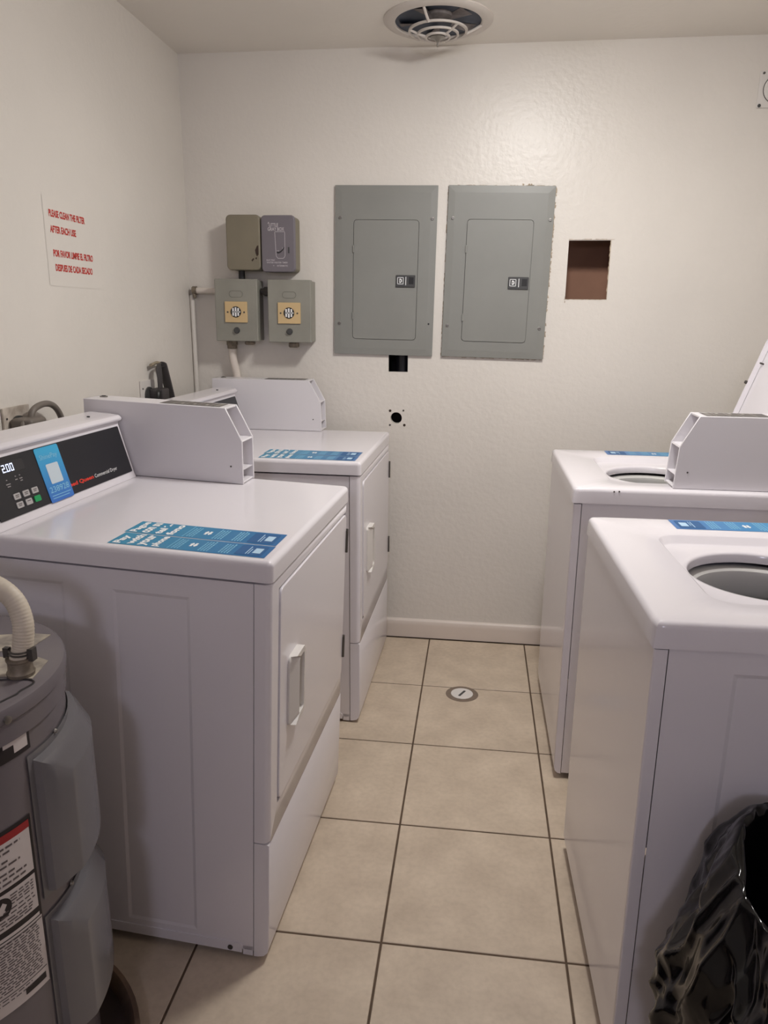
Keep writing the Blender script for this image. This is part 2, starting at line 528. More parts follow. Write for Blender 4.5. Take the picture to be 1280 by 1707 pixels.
# lamp on the ceiling (above the frame) and an added fill light
def build_lamp(name, P, label, dome, rot=(0, 0, 0)):
    t = empty(name, P, label, 'lamp', rot=rot)
    bm = B(); lathe(bm, [(0.0, -.0005), (0.160, -.0005), (0.162, -0.012), (0.160, -0.058), (0.152, -0.061), (0.150, -0.054), (0.0, -0.054)], 0, 0, 40)
    mk('lamp_base', bm, WPLAST, t)
    bm = B(); lathe(bm, [(0.148 * cos(a), -0.058 - .050 * sin(a)) for a in (0, .25, .5, .75, 1.0, 1.25, 1.45)] + [(0, -0.108)], 0, 0, 28)
    mk('lamp_dome', bm, dome, t)
build_lamp('ceiling_light', LAMP, 'round white drum lamp on the ceiling above the aisle between dryers and washers', DOME)
build_lamp('added_fill_light', FILL_POS, 'added dim fill light, an unseen drum on the wall behind the viewer', FILL_DOME, (radians(90), 0, 0))  # invented fixture, brightens the faces turned to the camera

# ------------------------------------------------------------------ stickers and print
def pay_sticker(parent, O, R, U, W, H, words, gmat, n):
    """portrait strip: O lower-left corner, R reading direction, U up; W wide, H tall"""
    O, R, U = Vector(O), Vector(R), Vector(U); N_ = R.cross(U)
    bm = B(); poly(bm, O, R, U, [(0, 0), (W, 0), (W, H), (0, H)])
    st = mk('pay_sticker', bm, gmat, parent, smooth=False, recalc=False)
    P = O + N_ * 0.0004
    for k, s in enumerate(words):
        bm = B()
        hh_ = H * (.052 if not any(c in s for c in 'gypq') else .064)
        write(bm, s, P + R * (W * .07) + U * (H * (.925 - .080 * k) - (H * .012 if hh_ > H * .06 else 0)), R, U, hh_, bold=0.045, w=min(W * .88, W * .225 * len(s)))
        mk('lettering', bm, WHITEINK, st, smooth=False, recalc=False)
    # two arrows
    for sy, d in ((0.50, 1), (0.475, -1)):
        y = H * sy; x = W * .5
        bm = B()
        poly(bm, P, R, U, [(x - d * W * .14, y - H * .008), (x + d * W * .02, y - H * .008), (x + d * W * .02, y - H * .016), (x + d * W * .16, y),
                           (x + d * W * .02, y + H * .016), (x + d * W * .02, y + H * .008), (x - d * W * .14, y + H * .008)][::d])
        mk('arrow', bm, WHITEINK, st, smooth=False, recalc=False)
    bm = B()
    quad(bm, P, R, U, W * .04, W * .96, H * .615, H * .620)
    rows = [.59, .572, .554, .42, .402, .384, .366, .29, .272, .254, .236]
    rnd = random.Random(n)
    for y in rows:
        x = W * .1
        while x < W * .82:
            l = W * rnd.uniform(.05, .13)
            quad(bm, P, R, U, x, min(x + l, W * .9), H * y, H * (y + .008)); x += l + W * .025
    mk('small_print', bm, PALEINK, st, smooth=False, recalc=False)
    bm = B()
    prism_pts = rrect(W * .1, W * .9, H * .03, H * .2, W * .06, 3)
    poly(bm, P, R, U, prism_pts)
    mk('phone_picture', bm, NAVYINK, st, smooth=False, recalc=False)
    bm = B()
    quad(bm, P + N_ * .0002, R, U, W * .2, W * .8, H * .13, H * .136)
    quad(bm, P + N_ * .0002, R, U, W * .2, W * .62, H * .115, H * .12)
    quad(bm, P + N_ * .0002, R, U, W * .3, W * .7, H * .05, H * .10)
    mk('phone_screen', bm, mat('phone_screen_print', (176, 206, 228), 0.5), st, smooth=False, recalc=False)
    return st

GR_DRY = gradient_material('sticker_blue_print', (34, 140, 176), (40, 104, 160), 'X', 0.0, 0.33)
GR_WASH = gradient_material('sticker_blue_print', (72, 116, 176), (44, 140, 190), 'X', -0.2, 0.1)
GR_CARD = gradient_material('card_blue_print', (62, 168, 212), (56, 104, 190), 'Z', 1.07, 0.95)

# ------------------------------------------------------------------ coin / meter case (shared by dryers and washers)
def meter_case(parent, s, y0, y1, zt, xb, x1, x2, x3):
    """hollow steel case; s = -1 for a machine running back along -x, +1 along +x.
    x1/x2/x3: distances behind the front of the foot, knee and top edge; xb: rear."""
    z1, z2, th = zt + .119, zt + .205, 0.006
    prof = [(s * x1, zt + .001), (s * x2, z1), (s * x3, z2), (s * xb, z2), (s * xb, zt + .001)]
    bm = B()
    prism(bm, prof, 'y', y0, y0 + th); prism(bm, prof, 'y', y1 - th, y1)
    def slab(p, q, t):
        p, q = Vector(p), Vector(q); n = Vector((-(q - p).y, (q - p).x)).normalized() * t
        prism(bm, [tuple(p), tuple(q), tuple(q + n), tuple(p + n)], 'y', y0 + th, y1 - th)
    slab((s * (x3 + .001), z2), (s * xb, z2), .006 if s < 0 else -.006)
    slab((s * xb, zt + .001), (s * xb, z2), .006 if s > 0 else -.006)
    slab((s * (x1 + .002), zt + .002), (s * (xb), zt + .002), -.005 if s < 0 else .005)
    c = mk('meter_case', bm, ENAMEL2, parent, bevel=0.0012, seg=1)
    # inner front plates, set back
    bm = B()
    xi = x1 + .05
    prism(bm, [(s * xi, zt + .008), (s * (xi + .004), zt + .008), (s * (xi + .004), z1), (s * xi, z1)], 'y', y0 + th, y1 - th)
    prism(bm, [(s * (xi + .03), z1), (s * (xi + .034), z1), (s * (xi + .05), z2 - .007), (s * (xi + .046), z2 - .007)], 'y', y0 + th, y1 - th)
    mk('inner_plate', bm, ENAMEL2, c, smooth=False)
    bm = B(); prism(bm, [(s * (x2 + .001), z1 - .003), (s * (x2 + .08), z1 - .003), (s * (x2 + .08), z1 + .001), (s * (x2 + .003), z1 + .001)], 'y', y0 + th, y1 - th)
    mk('shelf', bm, ENAMEL2, c, smooth=False)
    bm = B(); box(bm, *sorted((s * (x1 + .004), s * (x1 + .05))), y0 + th, y1 - th, zt + .038, zt + .0395)
    mk('rail', bm, ENAMEL2, c, smooth=False)
    # instruction label, lock
    zz = z2 + .0006
    O = Vector((s * (x3 + .19), y0 + .012 if s < 0 else y1 - .012, zz))
    R_ = Vector((0, 1, 0)) if s < 0 else Vector((0, -1, 0)); U_ = Vector((-1, 0, 0)) if s < 0 else Vector((1, 0, 0))
    O = Vector((s * (x3 + .02), y0 + .010 if s < 0 else y1 - .010, zz))
    bm = B(); W_, H_ = (y1 - y0) - .02, .17
    quad(bm, O, R_, U_, 0, W_, 0, H_)
    lb = mk('instruction_label', bm, METERLABEL, c, smooth=False, recalc=False)
    bm = B()
    for k in range(4):
        quad(bm, O + Vector((0, 0, .0004)), R_, U_, .004, W_ - .004, .028 + k * .035, .030 + k * .035)
    for k in range(5):
        quad(bm, O + Vector((0, 0, .0004)), R_, U_, .006 + k * .013, .012 + k * .013, .004, .018)
    for k in range(3):
        quad(bm, O + Vector((0, 0, .0004)), R_, U_, .012, .03, .038 + k * .035, .046 + k * .035)
    mk('label_print', bm, mat('label_light_print', (176, 170, 164), 0.5), lb, smooth=False, recalc=False)
    ym = (y0 + y1) / 2 + (.01 if s < 0 else -.01)
    bm = B(); prism(bm, circ(s * (xb - .03), ym, .0105, 20), 'z', z2, z2 + .003)
    lk = mk('lock', bm, STEEL, c)
    bm = B(); prism(bm, circ(s * (xb - .03), ym, .006, 16), 'z', z2 + .003, z2 + .0042)
    mk('keyhole', bm, BLACK, lk)
    # slot embossed high on the side and a small rivet
    yo = y0 - .0004
    bm = B(); prism(bm, rrect(s * (xb - .05) - .03, s * (xb - .05) + .03, z2 - .043, z2 - .035, .0035, 3), 'y', yo - .0012, y0 + .001)
    mk('side_slot', bm, ENAMEL2, c)
    bm = B(); prism(bm, circ(s * (x1 + .035), zt + .048, .0025, 10), 'y', y0 - .0012, y0 + .001)
    mk('rivet', bm, STEELDK, c)
    return c

# ------------------------------------------------------------------ dryers
WD, WW, DEP, ZT, ZTW = .683, .651, .71, .9396, .9337
def build_dryer(loc, yaw, lean, label, my):
    Rz = Matrix.Rotation(yaw, 4, 'Z') @ Matrix.Rotation(lean, 4, 'Y')
    base = Vector((-DEP / 2, WD / 2, 0))
    t = empty('dryer', Vector(loc) + (Rz @ base), label, 'dryer', rot=(0, lean, yaw))
    OFF[0] = base
    # cabinet with pressed panels in the near and far sides
    bm = B()
    xr, xf, z0, z1 = -DEP, -.036, .02, .89
    recessed_face(bm, 0.003, xr, xf, z0, z1, [(-.332, -.168, .05, .848), (-.60, -.438, .05, .852)], .0025)
    recessed_face(bm, WD - .003, xr, xf, z0, z1, [(-.332, -.168, .05, .848)], -.0025)
    A = [(xr, .003), (xf, .003), (xf, WD - .003), (xr, WD - .003)]
    for z in (z0, z1): bm.faces.new([bm.verts.new((x, y, z)) for x, y in A])
    for x in (xr, xf): bm.faces.new([bm.verts.new((x, y, z)) for y, z in ((.003, z0), (WD - .003, z0), (WD - .003, z1), (.003, z1))])
    bmesh.ops.remove_doubles(bm, verts=bm.verts, dist=1e-5)
    cab = mk('cabinet', bm, ENAMEL, t, smooth=False)
    bm = B(); prism(bm, [(-.70, .012), (-.075, .012), (-.062, .012), (-.062, .028), (-.07, .036), (-.70, .036)], 'y', 0.0005, .006)
    mk('side_flange', bm, ENAMEL, cab, smooth=False)
    bm = B(); box(bm, -.06, -.037, .003, .012, .006, .03); mk('corner_foot_tab', bm, ENAMEL, cab, smooth=False)
    bm = B(); prism(bm, circ(-.089, .022, .006, 14), 'y', -.0015, .003); mk('screw', bm, STEELDK, cab)
    # top
    bm = B(); box(bm, -DEP, .003, -.002, WD + .002, .896, ZT)
    bev(bm, .013, 4, lambda c, e: c.z > ZT - .001 or (abs(e.verts[0].co.z - e.verts[1].co.z) > .02))
    top = mk('top', bm, ENAMEL, t, sharp=60); md = top.modifiers.new('wn', 'WEIGHTED_NORMAL'); md.keep_sharp = True
    # front panel with door opening
    bm = B()
    zk = .306
    oy0, oy1, oz0, oz1 = .052, .668, .372, .868
    ring(bm, [(.001, zk), (WD - .001, zk), (WD - .001, .891), (.001, .891)], [(oy0, oz0), (oy1, oz0), (oy1, oz1), (oy0, oz1)], 'x', -.034, 0)
    bev(bm, .013, 4, lambda c, e: c.x > -.001 and (c.y < .002 or c.y > WD - .002))
    fp = mk('front_panel', bm, ENAMEL, t, sharp=60); md = fp.modifiers.new('wn', 'WEIGHTED_NORMAL'); md.keep_sharp = True
    # lower panel, rounded at the floor
    bm = B()
    pr = [(-.034, .008), (-.026, .008), (-.012, .012), (-.003, .022), (0, .038), (0, zk - .007), (-.003, zk - .003), (-.034, zk - .003)]
    prism(bm, pr, 'y', .001, WD - .001)
    bev(bm, .012, 4, lambda c, e: c.x > -.004 and (c.y < .002 or c.y > WD - .002) and abs(e.verts[0].co.z - e.verts[1].co.z) > .03)
    lp = mk('lower_panel', bm, ENAMEL, t, sharp=50)
    # door
    bm = B(); prism(bm, rrect(oy0 + .004, oy1 - .004, oz0 + .004, oz1 - .004, .018, 5), 'x', -.02, .0035)
    door = mk('door', bm, ENAMEL, t, bevel=.003, seg=2)
    bm = B()
    hy0, hy1, hz0, hz1 = .108, .188, .525, .690
    ring(bm, rrect(hy0, hy1, hz0, hz1, .012, 4), rrect(hy0 + .036, hy1 - .008, hz0 + .014, hz1 - .014, .008, 4), 'x', .003, .021)
    for v in bm.verts:                      # slope the leading edge
        if v.co.x > .01 and v.co.y < hy0 + .008: v.co.x = .008
    hd = mk('door_handle', bm, WPLAST, door, bevel=.0025, seg=2)
    bm = B(); prism(bm, rrect(hy0 + .034, hy1 - .006, hz0 + .012, hz1 - .012, .008, 3), 'x', .003, .006)
    mk('handle_pocket', bm, WPLAST, hd)
    for zc in (.785, .463):
        bm = B(); box(bm, -.004, .0075, oy1 - .009, oy1 + .007, zc - .032, zc + .032)
        h = mk('hinge', bm, STEELDK, door, bevel=.001, seg=1)
        bm = B(); prism(bm, circ(.0045, oy1 - .0005, .0045, 12), 'z', zc - .034, zc + .034); mk('hinge_pin', bm, STEELDK, h)
    # leveling feet
    for fx in (-.06, -.65):
        for fy in (.05, WD - .05):
            zb = fx * math.sin(lean) * 1.0 if lean else 0
            bm = B(); lathe(bm, [(0, zb + .0005), (.02, zb + .0005), (.02, zb + .008), (.008, zb + .01), (.008, .03), (0, .03)], fx, fy, 14)
            mk('leg', bm, BLACK, t)
    # console
    prof = [(-.574, ZT), (-.580, ZT + .012), (-.622, 1.084), (-.621, 1.090), (-.612, 1.094), (-.610, 1.101), (-.618, 1.108), (-.64, 1.110), (-.705, 1.112), (-.708, ZT)]
    yc = .58 if my < .61 else .60
    bm = B(); prism(bm, prof, 'y', .003, yc)
    con = mk('console', bm, ENAMEL, t, bevel=.0025, seg=2, sharp=50)
    a, b = Vector((-.580, 0, ZT + .012)), Vector((-.622, 0, 1.084))
    U = (b - a).normalized(); R = Vector((0, 1, 0)); N_ = R.cross(U)
    Lf = (b - a).length
    O = a + N_ * .0022
    bm = B()
    pts = rrect(.022, yc - .012, .006, Lf - .006, .003, 2)
    lo = [bm.verts.new(a + N_ * .0002 + R * x + U * y) for x, y in pts]; hi = [bm.verts.new(O + R * x + U * y) for x, y in pts]
    for k in range(len(pts)): face(bm, (lo[k], lo[(k + 1) % len(pts)], hi[(k + 1) % len(pts)], hi[k]))
    bm.faces.new(hi)
    cp = mk('control_panel', bm, BLACKPANEL, t, smooth=False)
    O = O + N_ * .0004
    # display
    bm = B(); quad(bm, O, R, U, .074, .15, .097, .121); mk('display', bm, mat('display_window', (40, 39, 42), 0.2), cp, smooth=False, recalc=False)
    bm = B()
    seg = {'2': 'abged', '0': 'abcdef', '.': 'p'}
    x = .078
    O2 = O + N_ * .0004
    for ch in '2.00':
        h, wd, tk = .0165, .0095, .0022
        y = .100
        def q(x0, x1, y0, y1): quad(bm, O2, R, U, x0 + (y0 - y) * 0, x1, y0, y1)
        if ch == '.':
            q(x - .002, x + .0002, y, y + tk); x += .0015; continue
        sg = seg[ch]
        if 'a' in sg: q(x, x + wd, y + h - tk, y + h)
        if 'd' in sg: q(x, x + wd, y, y + tk)
        if 'g' in sg: q(x, x + wd, y + h / 2 - tk / 2, y + h / 2 + tk / 2)
        if 'b' in sg: q(x + wd - tk, x + wd, y + h / 2, y + h)
        if 'c' in sg: q(x + wd - tk, x + wd, y, y + h / 2)
        if 'e' in sg: q(x, x + tk, y, y + h / 2)
        if 'f' in sg: q(x, x + tk, y + h / 2, y + h)
        x += wd + .0032
    mk('digits', bm, LED, cp, smooth=False, recalc=False)
    bm = B()
    for x, y, w_ in ((.078, .083, .004), (.074, .074, .014), (.076, .069, .010), (.108, .086, .004), (.106, .079, .008), (.122, .086, .004), (.120, .079, .010), (.121, .074, .008)):
        quad(bm, O2, R, U, x, x + w_, y, y + .0022)
    mk('indicator_print', bm, mat('indicator_ink', (150, 146, 144), 0.6), cp, smooth=False, recalc=False)
    for r_ in range(2):
        for c_ in range(3):
            cx, cy = .093 + c_ * .0305, .046 - r_ * .019
            bm = B()
            pts = rrect(cx - .0105, cx + .0105, cy - .0065, cy + .0065, .002, 2)
            lo = [bm.verts.new(O - N_ * .001 + R * x + U * y) for x, y in pts]; hi = [bm.verts.new(O + N_ * .0015 + R * x + U * y) for x, y in pts]
            for k in range(len(pts)): face(bm, (lo[k], lo[(k + 1) % len(pts)], hi[(k + 1) % len(pts)], hi[k]))
            bm.faces.new(hi)
            g = (r_ == 1 and c_ == 2)
            bt = mk('button', bm, GREENKEY if g else QUARTZ, cp, smooth=False)
            if g: bt['label'] = 'green start button'
    bm = B()
    for r_ in range(2):
        for c_ in range(3):
            if r_ == 1 and c_ == 2: continue
            cx, cy = .093 + c_ * .0305, .046 - r_ * .019
            for k in range(2 if r_ == 0 or c_ == 0 else 1):
                quad(bm, O + N_ * .0019, R, U, cx - .006, cx + .006 - .002 * k, cy + .0012 - .0035 * k, cy + .003 - .0035 * k)
    mk('key_print', bm, INKGREY, cp, smooth=False, recalc=False)
    # brand line
    bm = B(); write(bm, 'Speed Queen', O + R * .258 + U * .0215, R, U, .0125, w=.126, bold=.03)
    mk('red_lettering', bm, REDPRINT, cp, smooth=False, recalc=False)
    bm = B(); write(bm, 'Commercial Dryer', O + R * .390 + U * .0215, R, U, .0118, w=.108)
    mk('white_lettering', bm, WHITEINK, cp, smooth=False, recalc=False)
    # blue payment card
    bm = B(); pts = rrect(.195, .284, .004, .131, .005, 3)
    O3 = O + N_ * .001
    lo = [bm.verts.new(O + R * x + U * y) for x, y in pts]; hi = [bm.verts.new(O3 + R * x + U * y) for x, y in pts]
    for k in range(len(pts)): face(bm, (lo[k], lo[(k + 1) % len(pts)], hi[(k + 1) % len(pts)], hi[k]))
    bm.faces.new(hi)
    pc = mk('payment_card', bm, GR_CARD, t, smooth=False)
    O3 = O3 + N_ * .0004
    bm = B()
    write(bm, 'ShinePay', O3 + R * .205 + U * .100, R, U, .0145, w=.066)
    mk('lettering', bm, PALEINK, pc, smooth=False, recalc=False)
    bm = B(); write(bm, '238928', O3 + R * .203 + U * .026, R, U, .0135, w=.073)
    mk('lettering', bm, PALEINK, pc, smooth=False, recalc=False)
    bm = B()
    for k, w_ in enumerate((.072, .064)):
        quad(bm, O3, R, U, .204, .204 + w_, .018 - k * .006, 0.0195 - k * .006)
    mk('small_print', bm, PALEINK, pc, smooth=False, recalc=False)
    bm = B(); poly(bm, O3, R, U, rrect(.217, .263, .045, .091, .003, 3))
    mk('white_patch', bm, mat('pale_patch', (196, 208, 216), 0.5), pc, smooth=False, recalc=False)
    # stickers on the top
    Rr, Uu = Vector((0, 1, 0)), Vector((-1, 0, 0))
    pay_sticker(t, (-.020, .017, ZT + .0005), Rr, Uu, .076, .326, ('Pay', 'with', 'your', 'phone'), GR_DRY, 1)
    pay_sticker(t, (-.022, .097, ZT + .0005), Rr, Uu, .083, .330, ('Pague', 'con su', 'telé-', 'fono'), GR_DRY, 2)
    bm = B(); prism(bm, circ(-.655, .49, .004, 12), 'z', 1.1105, 1.113); mk('console_screw', bm, BLACK, con)
    meter_case(t, -1, my, my + .09, ZT, .728, .270, .274, .321)
    OFF[0] = Vector((0, 0, 0))
    return t

build_dryer((-.30712682, -1.79381938, 0), -.0436, .0364, 'near white dryer on the left beside the grey water heater, payment card on its console', .591)
build_dryer((-.26353486, -.76826587, 0), -.01944, 0.0, 'far white dryer in the corner, below the small grey switch boxes', .627)

# ------------------------------------------------------------------ washers
def build_washer(loc, yaw, label):
    Rz = Matrix.Rotation(yaw, 4, 'Z')
    base = Vector((DEP / 2, WW / 2, 0))
    t = empty('washing_machine', Vector(loc) + (Rz @ base), label, 'washer', rot=(0, 0, yaw))
    OFF[0] = base
    bm = B()
    x0, x1, z0, z1 = .024, DEP, .02, .889
    recessed_face(bm, .004, x0, x1, z0, z1, [(.127, .30, .06, .849), (.40, .57, .06, .849)], .0025)
    recessed_face(bm, WW - .004, x0, x1, z0, z1, [], 0)
    A = [(x0, .004), (x1, .004), (x1, WW - .004), (x0, WW - .004)]
    for x in (x1,): bm.faces.new([bm.verts.new((x, y, z)) for y, z in ((.004, z0), (WW - .004, z0), (WW - .004, z1), (.004, z1))])
    bmesh.ops.remove_doubles(bm, verts=bm.verts, dist=1e-5)
    mk('cabinet', bm, ENAMEL, t, smooth=False)
    # wrap-round front
    bm = B()
    pr = [(.022, .018), (.012, .020), (.004, .028), (0, .042), (0, .886), (.022, .886)]
    prism(bm, pr, 'y', .002, WW - .002)
    bev(bm, .016, 4, lambda c, e: c.x < .003 and (c.y < .003 or c.y > WW - .003) and abs(e.verts[0].co.z - e.verts[1].co.z) > .03)
    fp = mk('front_panel', bm, ENAMEL, t, sharp=55); md = fp.modifiers.new('wn', 'WEIGHTED_NORMAL'); md.keep_sharp = True
    # top with sunken well and round opening
    cx, cy, ro = .283, .309, .1425
    X0, X1, Y0, Y1 = -.003, DEP, -.002, WW + .002
    rx0, rx1, ry0, ry1 = .115, .56, .095, .515
    corners = [math.atan2(y - cy, x - cx) % (2 * pi) for x in (X0, X1) for y in (Y0, Y1)]
    corners += [math.atan2(y - cy, x - cx) % (2 * pi) for x in (X0 + .01, X1 - .01) for y in (Y0 + .01, Y1 - .01)]
    ths = sorted(set([round(2 * pi * k / 88, 6) for k in range(88)] + [round(c, 6) for c in corners]))
    def rect_r(t_, a, b, c, d, rr=0.0):
        dx, dy = cos(t_), sin(t_)
        r = 9
        if dx > 1e-9: r = min(r, (b - cx) / dx)
        if dx < -1e-9: r = min(r, (a - cx) / dx)
        if dy > 1e-9: r = min(r, (d - cy) / dy)
        if dy < -1e-9: r = min(r, (c - cy) / dy)
        if rr:
            x, y = cx + dx * r, cy + dy * r
            px = min(max(x, a + rr), b - rr); py = min(max(y, c + rr), d - rr)
            # march inwards until inside the rounded outline
            lo, hi = 0, r
            for _ in range(24):
                mid = (lo + hi) / 2
                x, y = cx + dx * mid, cy + dy * mid
                px = min(max(x, a + rr), b - rr); py = min(max(y, c + rr), d - rr)
                if a <= x <= b and c <= y <= d and math.hypot(x - px, y - py) <= rr: lo = mid
                else: hi = mid
            r = lo
        return r
    loops = []
    def loop(f, z): loops.append([(cx + cos(a) * f(a), cy + sin(a) * f(a), z) for a in ths])
    loop(lambda a: rect_r(a, X0, X1, Y0, Y1), .889)
    for k in range(5):
        u = k / 4 * pi / 2; i = .011 * (1 - cos(u))
        loop(lambda a, i=i: rect_r(a, X0 + i, X1 - i, Y0 + i, Y1 - i, .012), ZTW - .011 * (1 - sin(u)))
    loop(lambda a: rect_r(a, rx0, rx1, ry0, ry1, .05), ZTW)
    loop(lambda a: rect_r(a, rx0 + .004, rx1 - .004, ry0 + .004, ry1 - .004, .048), ZTW - .002)
    loop(lambda a: rect_r(a, rx0 + .009, rx1 - .009, ry0 + .014, ry1 - .014, .044), ZTW - .015)
    loop(lambda a: rect_r(a, rx0 + .013, rx1 - .013, ry0 + .02, ry1 - .02, .04), ZTW - .0175)
    ell = lambda d: (lambda a: ro + d)
    loop(lambda a: min(ro + .012, rect_r(a, rx0 + .014, rx1 - .014, ry0 + .021, ry1 - .021, .04)), ZTW - .0178)
    loop(ell(.004), ZTW - .019); loop(ell(0), ZTW - .023); loop(ell(.002), ZTW - .040)
    bm = B()
    V = [[bm.verts.new(p) for p in L_] for L_ in loops]
    n = len(ths)
    for A_, B_ in zip(V, V[1:]):
        for k in range(n): face(bm, (A_[k], A_[(k + 1) % n], B_[(k + 1) % n], B_[k]))
    mk('top', bm, ENAMEL, t, sharp=70)
    # tub parts seen through the opening
    bm = B(); lathe(bm, [(.159, .862), (.21, .862), (.21, .855), (.159, .855)], cx, cy, 56); mk('tub_seal', bm, BLACK, t)
    bm = B(); lathe(bm, [(.126, .872), (.128, .880), (.133, .884), (.157, .885), (.157, .82), (.14, .82), (.130, .835), (.126, .872)], cx, cy, 56); mk('tub_ring', bm, TUBRING, t)
    bm = B(); lathe(bm, [(.186, .83), (.186, .80), (.19, .45), (.17, .43), (0, .43)], cx, cy, 48); mk('basket', bm, BASKET, t)
    bm = B(); lathe(bm, [(.0, .60), (.03, .60), (.04, .56), (.045, .47), (.10, .45), (.14, .4305)], cx, cy, 32); mk('agitator', bm, TUBRING, t)
    # console
    prof = [(.606, ZTW), (.612, ZTW + .012), (.654, 1.064), (.653, 1.068), (.645, 1.072), (.643, 1.079), (.651, 1.085), (.705, 1.086), (.708, ZTW)]
    bm = B(); prism(bm, prof, 'y', .135, .575); con = mk('console', bm, ENAMEL, t, bevel=.0025, seg=2, sharp=50)
    a, b = Vector((.612, 0, ZTW + .012)), Vector((.654, 0, 1.064)); U = (b - a).normalized(); R = Vector((0, -1, 0)); N_ = R.cross(U)
    bm = B(); quad(bm, a + N_ * .002 , R, U, -.563, -.147, .006, (b - a).length - .006); mk('control_panel', bm, BLACKPANEL, con, smooth=False, recalc=False)
    # open lid, leaning back on its hinge
    M = Matrix.Translation((.545, 0, ZTW + .008)) @ Matrix.Rotation(radians(18), 4, 'Y')
    lw0, lw1, ll = .09, .556, .425
    bm = B(); pts = rrect(lw0, lw1, 0, ll, .03, 5)
    prism(bm, pts, 'x', 0, .004, M)
    lid = mk('lid', bm, ENAMEL, t, bevel=.0012, seg=1)
    bm = B(); 
    o_, i_ = rrect(lw0, lw1, 0, ll, .03, 5), rrect(lw0 + .014, lw1 - .014, .014, ll - .014, .022, 5)
    n = len(o_)
    r1 = [bm.verts.new(M @ Vector((0, *p))) for p in o_]; r2 = [bm.verts.new(M @ Vector((-.014, *p))) for p in o_]
    r3 = [bm.verts.new(M @ Vector((-.014, p[0] + (q[0] - p[0]) * .35, p[1] + (q[1] - p[1]) * .35))) for p, q in zip(o_, i_)]
    r4 = [bm.verts.new(M @ Vector((-.001, *p))) for p in i_]
    for A_, B_ in ((r1, r2), (r2, r3), (r3, r4)):
        for k in range(n): face(bm, (A_[k], A_[(k + 1) % n], B_[(k + 1) % n], B_[k]))
    mk('lid_rim', bm, ENAMEL, lid, sharp=50)
    for yy, zz, rr in ((lw1 + .001, .26, .006), (lw1 - .03, .33, .003)):
        bm = B(); lathe(bm, [(0, -.026), (rr * .8, -.025), (rr, -.02), (rr, -.012), (0, -.012)], 0, 0, 14)
        for v in bm.verts: v.co = M @ Vector((v.co.z + (.012 if rr < .005 else .004), v.co.y + yy, v.co.x + zz))
        mk('lid_bumper', bm, STEELDK, lid)
    bm = B(); prism(bm, rrect(lw0 + .03, lw1 - .03, -.012, .004, .006, 3), 'x', -.006, .004, M); mk('lid_hinge', bm, ENAMEL, lid)
    # sticker along the far edge, feet, meter
    pay_sticker(t, (.18, .640, ZTW + .0005), (0, -1, 0), (1, 0, 0), .08, .34, ('Pay', 'with', 'your', 'phone'), GR_WASH, 5)
    for fx in (.06, .65):
        for fy in (.05, WW - .05):
            bm = B(); lathe(bm, [(0, .0005), (.02, .0005), (.02, .008), (.008, .01), (.008, .03), (0, .03)], fx, fy, 14); mk('leg', bm, BLACK, t)
    meter_case(t, 1, .028, .128, ZTW, .70, .272, .279, .324)
    OFF[0] = Vector((0, 0, 0))
    return t

w_near = build_washer((.39810402, -1.97313679, 0), .0234, 'near white top-loading washer on the right behind the black rubbish bag')
w_far = build_washer((.38634946, -1.006422, 0), .00228, 'far white top-loading washer with its coin case showing in front of the open lid')
bm = B()
OFF[0] = Vector((DEP / 2, WW / 2, 0))
for x, z in ((.108, .926), (.122, .927)):
    prism(bm, circ(x, z, .0022, 8), 'y', -.0028, -.001)
mk('paint_chip', bm, RUST, w_far)
OFF[0] = Vector((0, 0, 0))

